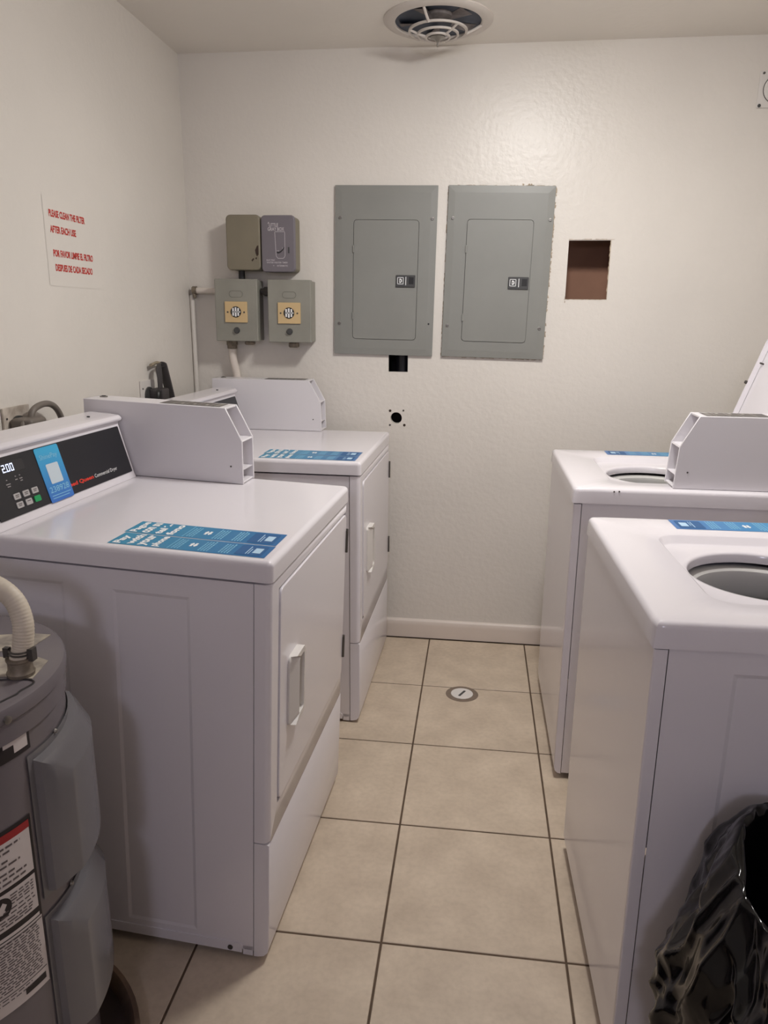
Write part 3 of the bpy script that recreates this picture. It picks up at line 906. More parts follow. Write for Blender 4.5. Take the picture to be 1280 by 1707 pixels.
# ------------------------------------------------------------------ breaker panels on the back wall
def breaker_panel(cx, cz, w_, h_, tilt, label, door, latch, black_hole):
    t = empty('breaker_panel', (cx, 0, cz), label, 'electrical panel', rot=(0, tilt, 0))
    hw, hh = w_ / 2, h_ / 2
    bm = B()
    o = [(-hw, -hh), (hw, -hh), (hw, hh), (-hw, hh)]
    A = [bm.verts.new((x, -.001, z)) for x, z in o]; Bv = [bm.verts.new((x, -.0116, z)) for x, z in o]
    s = .026
    C = [bm.verts.new((x - math.copysign(s, x), -.013, z - math.copysign(s, z))) for x, z in o]
    for P, Q in ((A, Bv), (Bv, C)):
        for k in range(4): face(bm, (P[k], P[(k + 1) % 4], Q[(k + 1) % 4], Q[k]))
    # face plate with a cut-out for the door
    d = rrect(*door, .014, 4)
    bw, bh = hw - s, hh - s
    n = len(d)
    cor = [bm.verts.new((x, -.013, z)) for x, z in ((bw, bh), (-bw, bh), (-bw, -bh), (bw, -bh))]
    Vi = [bm.verts.new((x, -.013, z)) for x, z in d]; Vb = [bm.verts.new((x, -.007, z)) for x, z in d]
    for k in range(n):
        j = (k + 1) % n
        ck, cj = cor[k // 5], cor[j // 5]
        face(bm, (Vi[k], Vi[j], Vb[j], Vb[k]))
        face(bm, (ck, Vi[j], Vi[k]) if ck is cj else (ck, cj, Vi[j], Vi[k]))
    face(bm, Vb)
    mk('trim_plate', bm, GREYPANEL, t, smooth=False)
    g = .0016
    bm = B(); prism(bm, rrect(door[0] + g, door[1] - g, door[2] + g, door[3] - g, .013, 4), 'y', -.0155, -.0078)
    dr = mk('panel_door', bm, GREYPANEL, t, bevel=.0012, seg=2)
    for f in (.24, .80):
        zc = door[3] - (door[3] - door[2]) * f
        bm = B(); box(bm, door[0] - .002, door[0] + .005, -.0185, -.012, zc - .014, zc + .014)
        mk('hinge', bm, GREYPANEL, dr, bevel=.0015, seg=2)
    lx0, lx1, lz0, lz1 = latch
    bm = B(); box(bm, lx0, lx1, -.0205, -.0155, lz0, lz1); la = mk('latch', bm, GREYDARK, dr, bevel=.0015, seg=1)
    mx = lx0 + (lx1 - lx0) * .57; lh = lz1 - lz0
    bm = B(); box(bm, mx + .008, lx1 - .006, -.0208, -.020, lz0 + .012, lz1 - .007); mk('latch_slide', bm, BLACK, la, smooth=False)
    O, R, U = Vector((lx0, -.0209, lz0)), Vector((1, 0, 0)), Vector((0, 0, 1))
    bm = B()
    q0, q1, p0, p1, tk = .006, .031, .011, lh - .008, .0022
    for a in ((q0, q1, p0, p0 + tk), (q0, q1, p1 - tk, p1), (q0, q0 + tk, p0, p1), (q1 - tk, q1, p0, p1)): quad(bm, O, R, U, *a)
    cxl, czl = (q0 + q1) / 2, (p0 + p1) / 2
    poly(bm, O, R, U, [(cxl - .004, czl - .008), (cxl + .001, czl - .008), (cxl + .006, czl - .004), (cxl + .006, czl + .004), (cxl + .001, czl + .008), (cxl - .004, czl + .008)])
    quad(bm, O, R, U, mx - lx0 - .005, mx - lx0 - .0025, .008, lh - .006)
    mk('latch_emblem', bm, WHITEINK, la, smooth=False, recalc=False)
    bm = B(); quad(bm, O - Vector((0, .0003, 0)), R, U, cxl - .0015, cxl + .002, czl - .004, czl + .004); mk('emblem_gap', bm, GREYDARK, la, smooth=False, recalc=False)
    return t
def panel_screws(t, L):
    for x, z, black in L:
        bm = B()
        if black: prism(bm, circ(x, z, .0035, 12), 'y', -.0138, -.012); mk('screw_hole', bm, BLACK, t)
        else:
            prism(bm, circ(x, z, .0062, 14), 'y', -.0165, -.012); s = mk('screw', bm, STEEL, t, bevel=.0015, seg=2)
            bm = B(); box(bm, x - .005, x + .005, -.0169, -.0164, z - .0007, z + .0007); mk('screw_slot', bm, BLACK, s, smooth=False)
p1 = breaker_panel(-.2845, 1.567, .403, .645, .013, 'left grey breaker panel, square hole with a black pipe under it', (-.127, .133, -.262, .197), (.047, .124, -.056, -.010), True)
panel_screws(p1, [(-.180, .204, 0), (.183, .202, 0), (-.180, -.200, 0), (.183, -.196, 1)])
p2 = breaker_panel(.159, 1.5615, .405, .645, .018, 'right grey breaker panel with chipped paint around its edges, left of the square hole', (-.126, .130, -.261, .201), (.046, .125, -.056, -.010), False)
panel_screws(p2, [(-.182, .204, 0), (.190, .202, 0), (-.184, -.200, 0), (.180, -.202, 0)])
# chipped paint round the second panel
bm = B(); rnd = random.Random(9)
def chip_line(a, b, n, wmax, side):
    a, b = Vector((a[0], -.0012, a[1])), Vector((b[0], -.0012, b[1])); d = (b - a) / n; nr = Vector((d.z, 0, -d.x)).normalized() * side
    for k in range(n):
        h = rnd.random()
        if h < .3: continue
        p, q = a + d * k, a + d * (k + 1); w0, w1 = rnd.uniform(.1, 1) * wmax, rnd.uniform(.1, 1) * wmax
        bm.faces.new([bm.verts.new(v) for v in (p, q, q + nr * w1, p + nr * w0)])
chip_line((.2035, -.32), (.2035, .32), 60, .006, 1)
chip_line((-.2035, -.32), (-.2035, .32), 60, .004, -1)
chip_line((-.2, -.3235), (.2, -.3235), 40, .004, 1)
chip_line((-.2, .3235), (.2, .3235), 40, .003, -1)
chip_line((.07, .3235), (.12, .3235), 8, .010, -1)
mk('paint_chips', bm, CUTEDGE, p2, smooth=False)

# ------------------------------------------------------------------ switch boxes and conduits in the corner
def plain_box(cx, cz, w_, h_, d, label, M, rad, tilt=0.0, face_mat=None):
    t = empty('switch_box', (cx, 0, cz), label, 'switch box', rot=(0, tilt, 0))
    bm = B(); prism(bm, rrect(-w_ / 2, w_ / 2, -h_ / 2, h_ / 2, rad, 5), 'y', -d + .014, -.001)
    mk('box_body', bm, M, t, bevel=.002, seg=2)
    bm = B(); prism(bm, rrect(-w_ / 2 - .001, w_ / 2 + .001, -h_ / 2 - .001, h_ / 2 + .001, rad, 5), 'y', -d, -d + .022)
    c = mk('box_cover', bm, face_mat or M, t, bevel=.006, seg=4)
    return t, c
t, c = plain_box(-.838, 1.673, .136, .206, .09, 'plain olive steel box with rounded corners and a rust chip, upper left of the four', OLIVE, .018, .006)
bm = B(); poly(bm, (0, -.0903, 0), (1, 0, 0), (0, 0, 1), [(.048, -.028), (.056, -.012), (.062, -.010), (.062, -.045), (.055, -.052), (.050, -.04)])
poly(bm, (0, -.0903, 0), (1, 0, 0), (0, 0, 1), [(.032, -.066), (.040, -.058), (.044, -.061), (.036, -.071)])
poly(bm, (0, -.0903, 0), (1, 0, 0), (0, 0, 1), [(.050, -.056), (.055, -.054), (.054, -.063), (.048, -.060)])
mk('rust_chip', bm, RUST, c, smooth=False, recalc=False)

t, c = plain_box(-.697, 1.668, .134, .210, .09, 'slate grey timer box with white lettering and a lever slot, upper right of the four', OLIVE, .016, .004, PURPLE)
O, R, U = Vector((-.067, -.0904, -.105)), Vector((1, 0, 0)), Vector((0, 0, 1))
TIMERINK = mat('timer_white_ink', (196, 190, 192), 0.6)
for s_, x_, z_, h_, w_, b_ in (('A', .027, .178, .008, None, .02), ('LITTLE', .033, .168, .013, .036, .02), ('GRAY BOX', .027, .153, .013, .066, .02), ('ELECTRIC', .020, .041, .006, .034, .01),
                               ('WATER HEATER TIMER', .020, .032, .006, .085, .01), ('by', .046, .021, .005, None, 0), ('INTERMATIC', .062, .020, .006, .044, .01), ('ON', .083, .087, .004, None, 0), ('OFF', .062, .077, .004, None, 0)):
    bm = B(); write(bm, s_, O + Vector((x_, 0, z_)), R, U, h_, w=w_, bold=b_); mk('lettering', bm, TIMERINK, c, smooth=False, recalc=False)
bm = B()
# outline of the lever window
o_ = [(.056, .149), (.094, .149), (.094, .060), (.088, .052), (.066, .052), (.060, .060)]
for k in range(len(o_)):
    a, b = Vector(o_[k]), Vector(o_[(k + 1) % len(o_)]); n_ = Vector((-(b - a).y, (b - a).x)).normalized() * .0018
    poly(bm, O, R, U, [tuple(a), tuple(b), tuple(b + n_), tuple(a + n_)])
mk('window_outline', bm, TIMERINK, c, smooth=False, recalc=False)
bm = B(); cv = [(.062, .070), (.070, .069), (.078, .073), (.086, .080), (.092, .089)]
for (x0_, y0_), (x1_, y1_) in zip(cv, cv[1:]):
    poly(bm, O - Vector((0, .0002, 0)), R, U, [(x0_, y0_), (x1_, y1_), (x1_, y1_ + .006), (x0_, y0_ + .006)])
mk('lever_slot', bm, BLACK, c, smooth=False, recalc=False)
bm = B(); box(bm, .040, .046, -.0912, -.089, -.035, -.012); mk('hasp_slot', bm, GREYDARK, c, smooth=False)

def timer_switch(cx, cz, label, tilt, dep=.102):
    t = empty('switch_box', (cx, 0, cz), label, 'switch box', rot=(0, tilt, 0))
    w_, h_ = .176, .242
    bm = B(); box(bm, -w_ / 2 + .004, w_ / 2 - .004, -dep + .016, -.001, -h_ / 2 + .003, h_ / 2 - .003); mk('box_body', bm, BOXGREY, t, bevel=.002, seg=1)
    bm = B(); box(bm, -w_ / 2, w_ / 2, -dep, -dep + .03, -h_ / 2, h_ / 2); c = mk('box_cover', bm, BOXGREY, t, bevel=.004, seg=3)
    bm = B(); ring(bm, rrect(-.028, .028, .050, .076, .012, 5), rrect(-.0265, .0265, .0515, .0745, .0108, 5), 'y', -dep - .0008, -dep + .001); mk('knockout', bm, mat('knockout_line', (112, 110, 102), 0.6), c, smooth=False)
    bm = B(); box(bm, -.046, .046, -dep - .006, -dep + .001, -.047, .034); pl = mk('beige_plate', bm, BEIGE, c, bevel=.0015, seg=2)
    y = -dep - .006
    bm = B(); prism(bm, circ(0, -.006, .0215, 28), 'y', y - .003, y + .001); dl = mk('dial', bm, BLACK, pl, bevel=.001, seg=1)
    bm = B()
    for x in (-.0105, 0, .0105):
        hh = math.sqrt(.0195 ** 2 - x * x) * .92
        prism(bm, [(x - .0033, -.006 - hh), (x + .0033, -.006 - hh), (x + .0033, -.006 + hh), (x - .0033, -.006 + hh)], 'y', y - .0042, y - .002)
    prism(bm, [(-.015, -.008), (.019, -.008), (.019, -.004), (-.015, -.004)], 'y', y - .0042, y - .002)
    mk('dial_vane', bm, WHITEINK, dl, smooth=False)
    for x in (-.034, .034):
        bm = B(); prism(bm, circ(x, -.007, .0035, 12), 'y', y - .0012, y); mk('screw', bm, STEELDK, pl)
    bm = B(); lathe(bm, [(0, -dep - .010), (.010, -dep - .009), (.0125, -dep - .004), (.0125, -dep + .001)], 0, 0, 20, axis='y', cz=-.078); mk('knob', bm, GREYDARK, c)
    for x in (-.066, .066):
        bm = B(); ring(bm, rrect(x - .010, x + .010, -.010, .006, .003, 2), rrect(x - .009, x + .009, -.009, .005, .0025, 2), 'y', -dep - .0006, -dep + .001); mk('embossed_mark', bm, BOXGREY, c, smooth=False)
    return t
s1 = timer_switch(-.872, 1.4145, 'grey box with beige dial plate, lower left of four, white conduit coming out below', .006)
s2 = timer_switch(-.654, 1.412, 'grey box with beige dial plate, lower right of four, nearest the breaker panels', .004)
bm = B(); box(bm, -.014, .022, -.07, -.03, -.142, -.121)
mk('bracket', bm, BRASSY, s2, bevel=.004, seg=1)
bm = B(); box(bm, .02, .055, -.07, -.03, -.136, -.121); mk('bracket', bm, BRASSY, s1, bevel=.004, seg=1)

def single(name, build, M, label, cat, group=None, loc=(0, 0, 0), **k):
    bm = B(); build(bm)
    for v in bm.verts: v.co -= Vector(loc)
    o = mk(name, bm, M, **k); o.location = loc
    return tag(o, label, cat, group)
single('conduit', lambda bm: tube(bm, [(-.862, -.045, 1.57), (-.862, -.045, 1.535)], .013, 14, smooth=0), BLACK, 'short dark nipple joining the olive box to the box under it', 'conduit', loc=(-.862, -.045, 1.552))
single('conduit', lambda bm: (tube(bm, [(-.789, -.035, 1.49), (-.737, -.035, 1.49)], .013, 14, smooth=0), tube(bm, [(-.773, -.035, 1.49), (-.753, -.035, 1.49)], .018, 8, smooth=0)), STEELDK, 'short dark nipple between the two boxes with beige plates', 'conduit', loc=(-.763, -.035, 1.49))
def pipe1(bm):
    tube(bm, [(-.917, -.034, 1.292), (-.917, -.035, 1.25), (-.914, -.034, 1.21), (-.906, -.028, 1.165), (-.902, -.021, 1.12), (-.902, -.0172, 1.09)], .0165, 16)
c1 = single('conduit', pipe1, CONDUIT, 'white painted conduit dropping from the lower left box behind the far dryer', 'conduit', loc=(-.917, -.035, 1.1))
def fit1(bm):
    lathe(bm, [(.0165, 1.294), (.024, 1.293), (.024, 1.278), (.021, 1.274), (.021, 1.262), (.0165, 1.26)], -.917, -.035, 10)
    for v in bm.verts: v.co -= Vector((-.917, -.035, 1.1))
bm = B(); fit1(bm); mk('pipe_fitting', bm, BRASSY, c1)
c2 = single('conduit', lambda bm: tube(bm, [(-.965, -.022, 1.491), (-1.03, -.021, 1.492), (-1.07, -.020, 1.493)], .0125, 14), CONDUIT, 'white horizontal conduit running from the lower left box into the corner', 'conduit', loc=(-1.0, -.02, 1.491))
bm = B(); tube(bm, [(-.063, 0, .002), (-.082, 0, .002)], .0165, 8, smooth=0); tube(bm, [(-.078, -.002, .004), (-.072, -.004, -.028)], .007, 8, smooth=0)
mk('pipe_fitting', bm, BRASSY, c2)
single('conduit', lambda bm: tube(bm, [(-1.089, -.0102, 1.475), (-1.089, -.0102, .4)], .0098, 14, smooth=0), WALL, 'thin painted conduit standing upright in the room corner behind the far dryer', 'conduit', loc=(-1.083, -.0165, 1.0))

# ------------------------------------------------------------------ plate at the right of the back wall
t = empty('cover_plate', (1.118, 0, 2.194), 'square white wall plate with a round cover, high on the right', 'wall plate')
bm = B(); box(bm, -.062, .062, -.006, -.0005, -.060, .060); mk('plate', bm, WPLAST, t, bevel=.003, seg=2)
bm = B(); lathe(bm, [(0, -.014), (.040, -.013), (.045, -.008), (.045, -.005)], 0, 0, 32, axis='y'); d = mk('round_cover', bm, WPLAST, t)
bm = B(); lathe(bm, [(.044, -.0068), (.0475, -.0068), (.0475, -.005)], 0, 0, 32, axis='y'); mk('cover_gap', bm, STEELDK, d)
for x, z, rr in ((-.050, .052, .004), (-.054, -.053, .0055), (.05, .05, .004), (.05, -.05, .004)):
    bm = B(); prism(bm, circ(x, z, rr, 12), 'y', -.009, -.005); mk('screw', bm, GREYDARK, t)

# ------------------------------------------------------------------ ceiling exhaust fan
t = empty('ceiling_vent', (-.08, -.245, ZC), 'round white ceiling exhaust fan grille with concentric rings', 'ceiling vent')
bm = B(); lathe(bm, [(.186, 0), (.186, -.003), (.180, -.008), (.165, -.011), (.150, -.011), (.146, -.008), (.146, .02)], 0, 0, 56); mk('rim', bm, VENTWHITE, t)
# dark bowl: ceiling is solid so the bowl is shallow, just inside the rim
bm = B(); lathe(bm, [(.1465, -.0035), (.10, -.0025), (0, -.0022)], 0, 0, 40); hs = mk('fan_housing', bm, VENTDARK, t, smooth=False)
bm = B(); lathe(bm, [(.045, -.002), (.042, -.012), (.02, -.016), (0, -.017)], .005, -.055, 20)
mk('fan_motor', bm, DUSTY, t)
bm = B()
for k in range(5):
    a = 2 * pi * k / 5 + .3
    A_ = [Vector((cos(a + d) * r_, sin(a + d) * r_, -.004 - .008 * e)) for d, r_, e in ((0, .05, 0), (.35, .05, 1), (.42, .135, 1), (0.02, .135, 0))]
    bm.faces.new([bm.verts.new(p) for p in A_])
bl = mk('fan_blades', bm, DUSTY, t, smooth=False)
def torus_ring(R_, z, w_, h_):
    bm = B(); lathe(bm, [(R_ - w_, z), (R_ - w_, z - h_), (R_ + w_, z - h_), (R_ + w_, z), (R_ - w_, z)], 0, 0, 48); return mk('grille_ring', bm, VENTWHITE, t, sharp=50)
for R_, z, w_ in ((.097, -.032, .004), (.068, -.042, .0035), (.040, -.050, .003)): torus_ring(R_, z, w_, .006)
for a in (radians(-105), radians(15), radians(135)):
    bm = B(); tube(bm, [(cos(a) * .15, sin(a) * .15, -.009), (cos(a) * .12, sin(a) * .12, -.026), (cos(a) * .097, sin(a) * .097, -.036)], .0048, 8, smooth=3)
    mk('spoke', bm, VENTWHITE, t)
for a in (radians(-45), radians(75), radians(195)):
    bm = B(); tube(bm, [(cos(a) * .097, sin(a) * .097, -.036), (cos(a) * .068, sin(a) * .068, -.046), (cos(a) * .036, sin(a) * .036, -.054)], .004, 8, smooth=3)
    mk('spoke', bm, VENTWHITE, t)
bm = B(); lathe(bm, [(0, -.050), (.026, -.050), (.026, -.055), (.012, -.060), (.007, -.066), (.0035, -.068), (.0035, -.082), (0, -.083)], 0, 0, 20); mk('hub_nut', bm, STEEL, t)

# ------------------------------------------------------------------ floor clean-out
t = empty('floor_cleanout', (.091, -.503, 0), 'round white clean-out cap in a brown cement ring on the floor tiles', 'drain cap')
bm = B(); prism(bm, circ(0, 0, .062, 40, .060), 'z', -.004, .0012); mk('cement_ring', bm, GROUTRING, t, bevel=.0008, seg=1)
bm = B(); prism(bm, circ(0, 0, .042, 36), 'z', .0005, .0032); cp = mk('cap', bm, WPLAST, t, bevel=.0012, seg=2)
bm = B(); box(bm, -.024, .024, -.0045, .0045, .003, .0036, Matrix.Rotation(radians(63), 4, 'Z')); mk('slot', bm, GREYDARK, cp, smooth=False)
single('debris', lambda bm: prism(bm, [(-.006, -.002), (.004, -.004), (.007, .002), (-.003, .004)], 'z', 0.0003, .003), RUST, 'tiny dark crumb lying on the floor tile in front of the clean-out cap', 'crumb', loc=(.0, -.64, .0003), smooth=False)

# ------------------------------------------------------------------ red notice on the left wall
t = empty('wall_notice', (XL, -.92, 1.61), 'red bilingual lettering about cleaning the filter on the left wall', 'notice')
R, U = Vector((0, 1, 0)), Vector((0, 0, 1))
bm = B(); quad(bm, (.0008, 0, 0), R, U, -.135, .165, -.14, .10); mk('sheet', bm, mat('notice_sheet', (221, 215, 207), 0.36, spec=0.4), t, smooth=False, recalc=False)
for s, y, z, w_, h_ in (('PLEASE CLEAN THE FILTER', -.108, .046, .196, .0195), ('AFTER EACH USE', -.108, .004, .138, .0195),
                        ('POR FAVOR LIMPIE EL FILTRO', -.103, -.060, .222, .0195), ('DESPUES DE CADA SECADO', -.098, -.099, .208, .0195)):
    bm = B(); write(bm, s, Vector((.0014, y, z)), R, U, h_, w=w_, bold=.035); mk('lettering', bm, REDINK, t, smooth=False, recalc=False)

# ------------------------------------------------------------------ outlets and cords on the left wall
def outlet(cy, cz, label, cover):
    t = empty('wall_outlet', (XL, cy, cz), label, 'outlet')
    bm = B(); box(bm, .0005, .007, -.058, .058, -.058, .058); mk('plate', bm, cover, t, bevel=.002, seg=2)
    bm = B(); prism(bm, circ(0, 0, .034, 28), 'x', .006, .012); k = mk('socket', bm, GREYDARK, t)
    bm = B(); prism(bm, circ(-.045, .03, .003, 10), 'x', .0065, .0085); mk('screw', bm, STEELDK, t)
    return t
outlet(-1.285, 1.10, 'worn wall outlet behind the near dryer console with a grey plug in it', mat('worn_plate', (206, 196, 184), 0.5, rgb2=(160, 148, 136), vscale=30))
outlet(-.482, 1.105, 'white wall outlet behind the far dryer with a dark plug in it', WPLAST)
t = empty('power_cord', (-1.08, -1.27, 1.10), 'grey dryer cord arching from the plug behind the near console', 'power cord')
bm = B(); box(bm, -.012, .05, -.055, .02, -.03, .030); mk('plug', bm, CORDGREY, t, bevel=.01, seg=3)
bm = B(); tube(bm, [(.02, -.01, .02), (.02, .005, .045), (.02, .045, .056), (.02, .085, .054), (.02, .118, .037), (.02, .140, .002), (.02, .15, -.06), (.0, .16, -.2), (.0, .16, -.6)], .0085, 12); mk('cord', bm, CORDGREY, t)
bm = B(); tube(bm, [(.025, -.05, -.02), (.03, -.062, .005), (.025, -.05, .022)], .006, 8); mk('strain_relief', bm, CORDGREY, t)
t = empty('power_cord', (-1.07, -.45, 1.11), 'dark four wire dryer cord looping over a plug behind the far dryer', 'power cord')
bm = B(); box(bm, -.020, .035, -.035, .025, -.04, .022); mk('plug', bm, CORDDARK, t, bevel=.008, seg=2)
bm = B(); tube(bm, [(.0, .045, .104), (.0, .055, .102), (.0, .075, .06), (.0, .095, .015), (.0, .112, -.03), (.0, .13, -.12), (0, .14, -.5)], .018, 12, flat=.55); mk('cord', bm, CORDDARK, t)
for d in (-.014, -.005, .005, .014):
    bm = B(); tube(bm, [(.012, d * .9 - .005, .02), (.012, d - .005, .06), (.008, d * 1.1, .095), (.004, .02 + d * .3, .108), (0, .048, .104)], .0042, 8); mk('wire', bm, CORDDARK, t)
bm = B(); tube(bm, [(-.012, -.022, .106), (-.012, .03, .112), (-.006, .05, .108)], .006, 8); mk('cable_sheath', bm, mat('pale_sheath', (150, 138, 118), 0.6), t)
bm = B(); tube(bm, [(.016, -.034, -.03), (.02, -.05, -.012), (.02, -.045, .008), (.016, -.033, .012)], .007, 8); mk('strain_relief', bm, BLACK, t)

# ------------------------------------------------------------------ water heater
HC = Vector((-.778, -2.152, 0))
def curved(bm, th0, th1, z0, z1, r, n=12, zf0=None, zf1=None):
    """patch on the tank: th in degrees; zf give z shift by position"""
    lo, hi = [], []
    for i in range(n + 1):
        u = i / n; t_ = radians(th0 + (th1 - th0) * u)
        lo.append(bm.verts.new((r * cos(t_), r * sin(t_), z0 + (zf0(u) if zf0 else 0))))
        hi.append(bm.verts.new((r * cos(t_), r * sin(t_), z1 + (zf1(u) if zf1 else 0))))
    for i in range(n): bm.faces.new((lo[i], lo[i + 1], hi[i + 1], hi[i]))
def build_heater():
    t = empty('water_heater', HC, 'grey cylindrical water heater with warning labels at the left edge, standing in a pan', 'water heater')
    bm = B(); lathe(bm, [(0, .012), (.232, .012), (.238, .02), (.238, .80)], 0, 0, 72); mk('tank', bm, HEATER, t)
    bm = B(); lathe(bm, [(.2385, .79), (.2425, .792), (.2425, .822), (.246, .826), (.2465, .840), (.244, .847), (.238, .85), (0, .85)], 0, 0, 72); top = mk('top_cap', bm, HEATER, t)
    bm = B(); lathe(bm, [(0, .8435), (.003, .8435)], 0, 0, 3); bm.free()
    # thin seam on the top
    bm = B(); tube(bm, [(.06, -.03, .8505), (.217, .008, .8505), (.227, -.03, .8505), (.224, -.046, .8505), (.2, -.1, .8505), (.15, -.16, .8505), (.05, -.215, .8505)], .0016, 6); mk('top_seam', bm, LABELK, top)
    bm = B(); lathe(bm, [(0, 0), (.006, 0), (.006, .004), (0, .005)], 0, 0, 12)
    M = Matrix.Rotation(radians(-17.8), 4, 'Z') @ Matrix.Translation((.2465, 0, .832)) @ Matrix.Rotation(radians(90), 4, 'Y')
    for v in bm.verts: v.co = M @ v.co
    mk('screw', bm, STEEL, top)
    # access covers
    for z0, z1, th0, th1 in ((.497, .752, -10.5, 50), (.205, .467, -11.5, 50)):
        bm = B(); curved(bm, th0, th1, z0, z1, .2405, 20); curved(bm, th0, th1, z0, z1, .2385, 20)
        cov = mk('access_cover', bm, HEATPANEL, t, sharp=20)
        # pressed dome in two steps
        steps = [(0, 0, .2405), (.8, .004, .252), (4.6, .018, .2615), (5.2, .021, .262), (9.5, .040, .274), (10.5, .043, .2745)]
        bm = B(); n = 18; L_ = []
        a0, a1, b0, b1 = th0 + 2.5, th1 - 3, z0 + .008, z1 - .012
        for da, dz, r in steps:
            lp = []
            ta0, ta1, zz0, zz1 = a0 + da, a1 - da, b0 + dz * .3, b1 - dz
            for i in range(n + 1): lp.append((ta0 + (ta1 - ta0) * i / n, zz0, r))
            for i in range(1, 9): lp.append((ta1, zz0 + (zz1 - zz0) * i / 8, r))
            for i in range(1, n + 1): lp.append((ta1 - (ta1 - ta0) * i / n, zz1, r))
            for i in range(1, 8): lp.append((ta0, zz1 - (zz1 - zz0) * i / 8, r))
            L_.append([bm.verts.new((r_ * cos(radians(a)), r_ * sin(radians(a)), z)) for a, z, r_ in lp])
        for A_, B_ in zip(L_, L_[1:]):
            for k in range(len(A_)): face(bm, (A_[k], A_[(k + 1) % len(A_)], B_[(k + 1) % len(A_)], B_[k]))
        last = L_[-1]
        curved(bm, a0 + 10.5, a1 - 10.5, b0 + .043 * .3, b1 - .043, .2745, n)
        bmesh.ops.remove_doubles(bm, verts=bm.verts, dist=1e-5)
        mk('cover_dome', bm, HEATPANEL, cov, sharp=28)
        bm = B(); lathe(bm, [(0, .004), (.003, .0035), (.0045, 0)], 0, 0, 12)
        M = Matrix.Rotation(radians(th0 + 17.5), 4, 'Z') @ Matrix.Translation((.2405, 0, z1 - .004 + (.004 if z1 > .6 else .006))) @ Matrix.Rotation(radians(90), 4, 'Y')
        for v in bm.verts: v.co = M @ v.co
        mk('screw', bm, STEEL, cov)
    bm = B(); curved(bm, 24, 36, .470, .494, .2395, 4); mk('yellow_tape', bm, YELLOW, t, smooth=False)
    # black and white tag
    bm = B(); curved(bm, -44, -8, .764, .806, .2392, 10, lambda u: -.002, None); tg = mk('energy_tag', bm, LABELK, t, smooth=True)
    bm = B(); curved(bm, -19.5, -9.3, .770, .801, .2397, 6, lambda u: 0); curved(bm, -42, -23, .771, .801, .2397, 6); mk('tag_white', bm, LABELW, tg)
    bm = B(); curved(bm, -25, -15.4, .764, .784, .2401, 4); mk('tag_block', bm, LABELK, tg)
    # warning label in segments
    bm = B(); curved(bm, -66, -12.2, .352, .660, .2392, 24); lb = mk('warning_label', bm, LABELK, t)
    bm = B(); curved(bm, -65.5, -13.2, .640, .653, .2397, 20); mk('red_band', bm, LABELR, lb)
    bm = B()
    for a, b in ((.565, .640), (.497, .558), (.4805, .4865), (.352, .4785)): curved(bm, -65.5, -13.4 if b > .48 else -12.6, a, b, .2397, 20)
    mk('label_paper', bm, LABELW, lb)
    bm = B(); rnd = random.Random(3)
    rr = .2401
    def line(z, h, a0, a1, words=True):
        a = a0
        while a < a1:
            l = rnd.uniform(1.2, 3.4); curved(bm, a, min(a + l, a1), z, z + h, rr, 2); a += l + .7
    for z in (.630, .622, .608, .600, .588, .580, .571): line(z, .0034, -62, -16 - rnd.uniform(0, 7))
    for z in (.549, .544, .539, .534): line(z, .0022, -24, -14.6)
    for z in (.526, .519, .512, .507, .502): line(z, .0024, -62, -14.4 - rnd.uniform(0, 2))
    for k in range(19): line(.472 - k * .0046, .0022, -60, -14.2 - rnd.uniform(0, 1.2))
    for z in (.378, .372): line(z, .002, -60, -20)
    mk('label_print', bm, INKGREY, lb, smooth=False)
    bm = B(); curved(bm, -65, -13.2, .383, .3845, rr, 16); curved(bm, -65, -12.8, .4735, .475, rr, 16); curved(bm, -23, -14, .362, .374, rr, 5)
    cxa, cza = -28, .536
    P = []
    for k in range(24):
        a = 2 * pi * k / 24; P.append((cxa + cos(a) * 4.3, cza + sin(a) * .018))
    bm.faces.new([bm.verts.new((rr * cos(radians(a)), rr * sin(radians(a)), z)) for a, z in P])
    mk('label_marks', bm, LABELK, lb, smooth=False)
    bm = B(); r2 = .2405
    bm.faces.new([bm.verts.new((r2 * cos(radians(a)), r2 * sin(radians(a)), z)) for a, z in [(cxa - 2.2, cza - .006), (cxa + .5, cza - .010), (cxa + 2.4, cza + .004), (cxa + 1, cza + .010), (cxa - .5, cza + .002)]])
    mk('symbol', bm, LABELW, lb, smooth=False)
    # papers on the top
    for nm, pts in (('paper_patch', [(.10, .01), (.222, .012), (.212, .073), (.19, .082), (.10, .070)]), ('paper_sheet', [(.09, .085), (.157, .110), (.160, .168), (.124, .168), (.06, .15)])):
        bm = B(); prism(bm, pts, 'z', .8501, .8512); mk(nm, bm, OLDPAPER, top, smooth=False)
    # pipe fitting, hose, clamp
    p0 = Vector((.198, .022, .851))
    bm = B(); lathe(bm, [(0, 0), (.020, 0), (.021, .006), (.0185, .010), (.018, .024), (.020, .026), (.020, .03), (0, .03)], p0.x, p0.y, 18)
    for v in bm.verts: v.co.z += p0.z
    f = mk('pipe_fitting', bm, BRASSY, top)
    path = [p0 + Vector((0, 0, .024)), p0 + Vector((.006, .004, .05)), p0 + Vector((.006, .010, .085)), p0 + Vector((-.008, .014, .118)), p0 + Vector((-.04, .016, .140)), p0 + Vector((-.085, .01, .152)), p0 + Vector((-.14, 0, .165)), p0 + Vector((-.20, -.01, .20)), p0 + Vector((-.235, -.01, .30)), p0 + Vector((-.24, -.01, 1.45))]
    bm = B(); tube(bm, path, .0155, 16, rfun=lambda u: 1 + .018 * sin(u * 420), smooth=26); mk('flexible_hose', bm, HOSE, top)
    bm = B()
    for dz in (.036, .041): 
        lathe(bm, [(.0162, dz - .0018), (.0185, dz), (.0162, dz + .0018)], p0.x + .003, p0.y + .002, 20)
    for v in bm.verts: v.co.z += p0.z
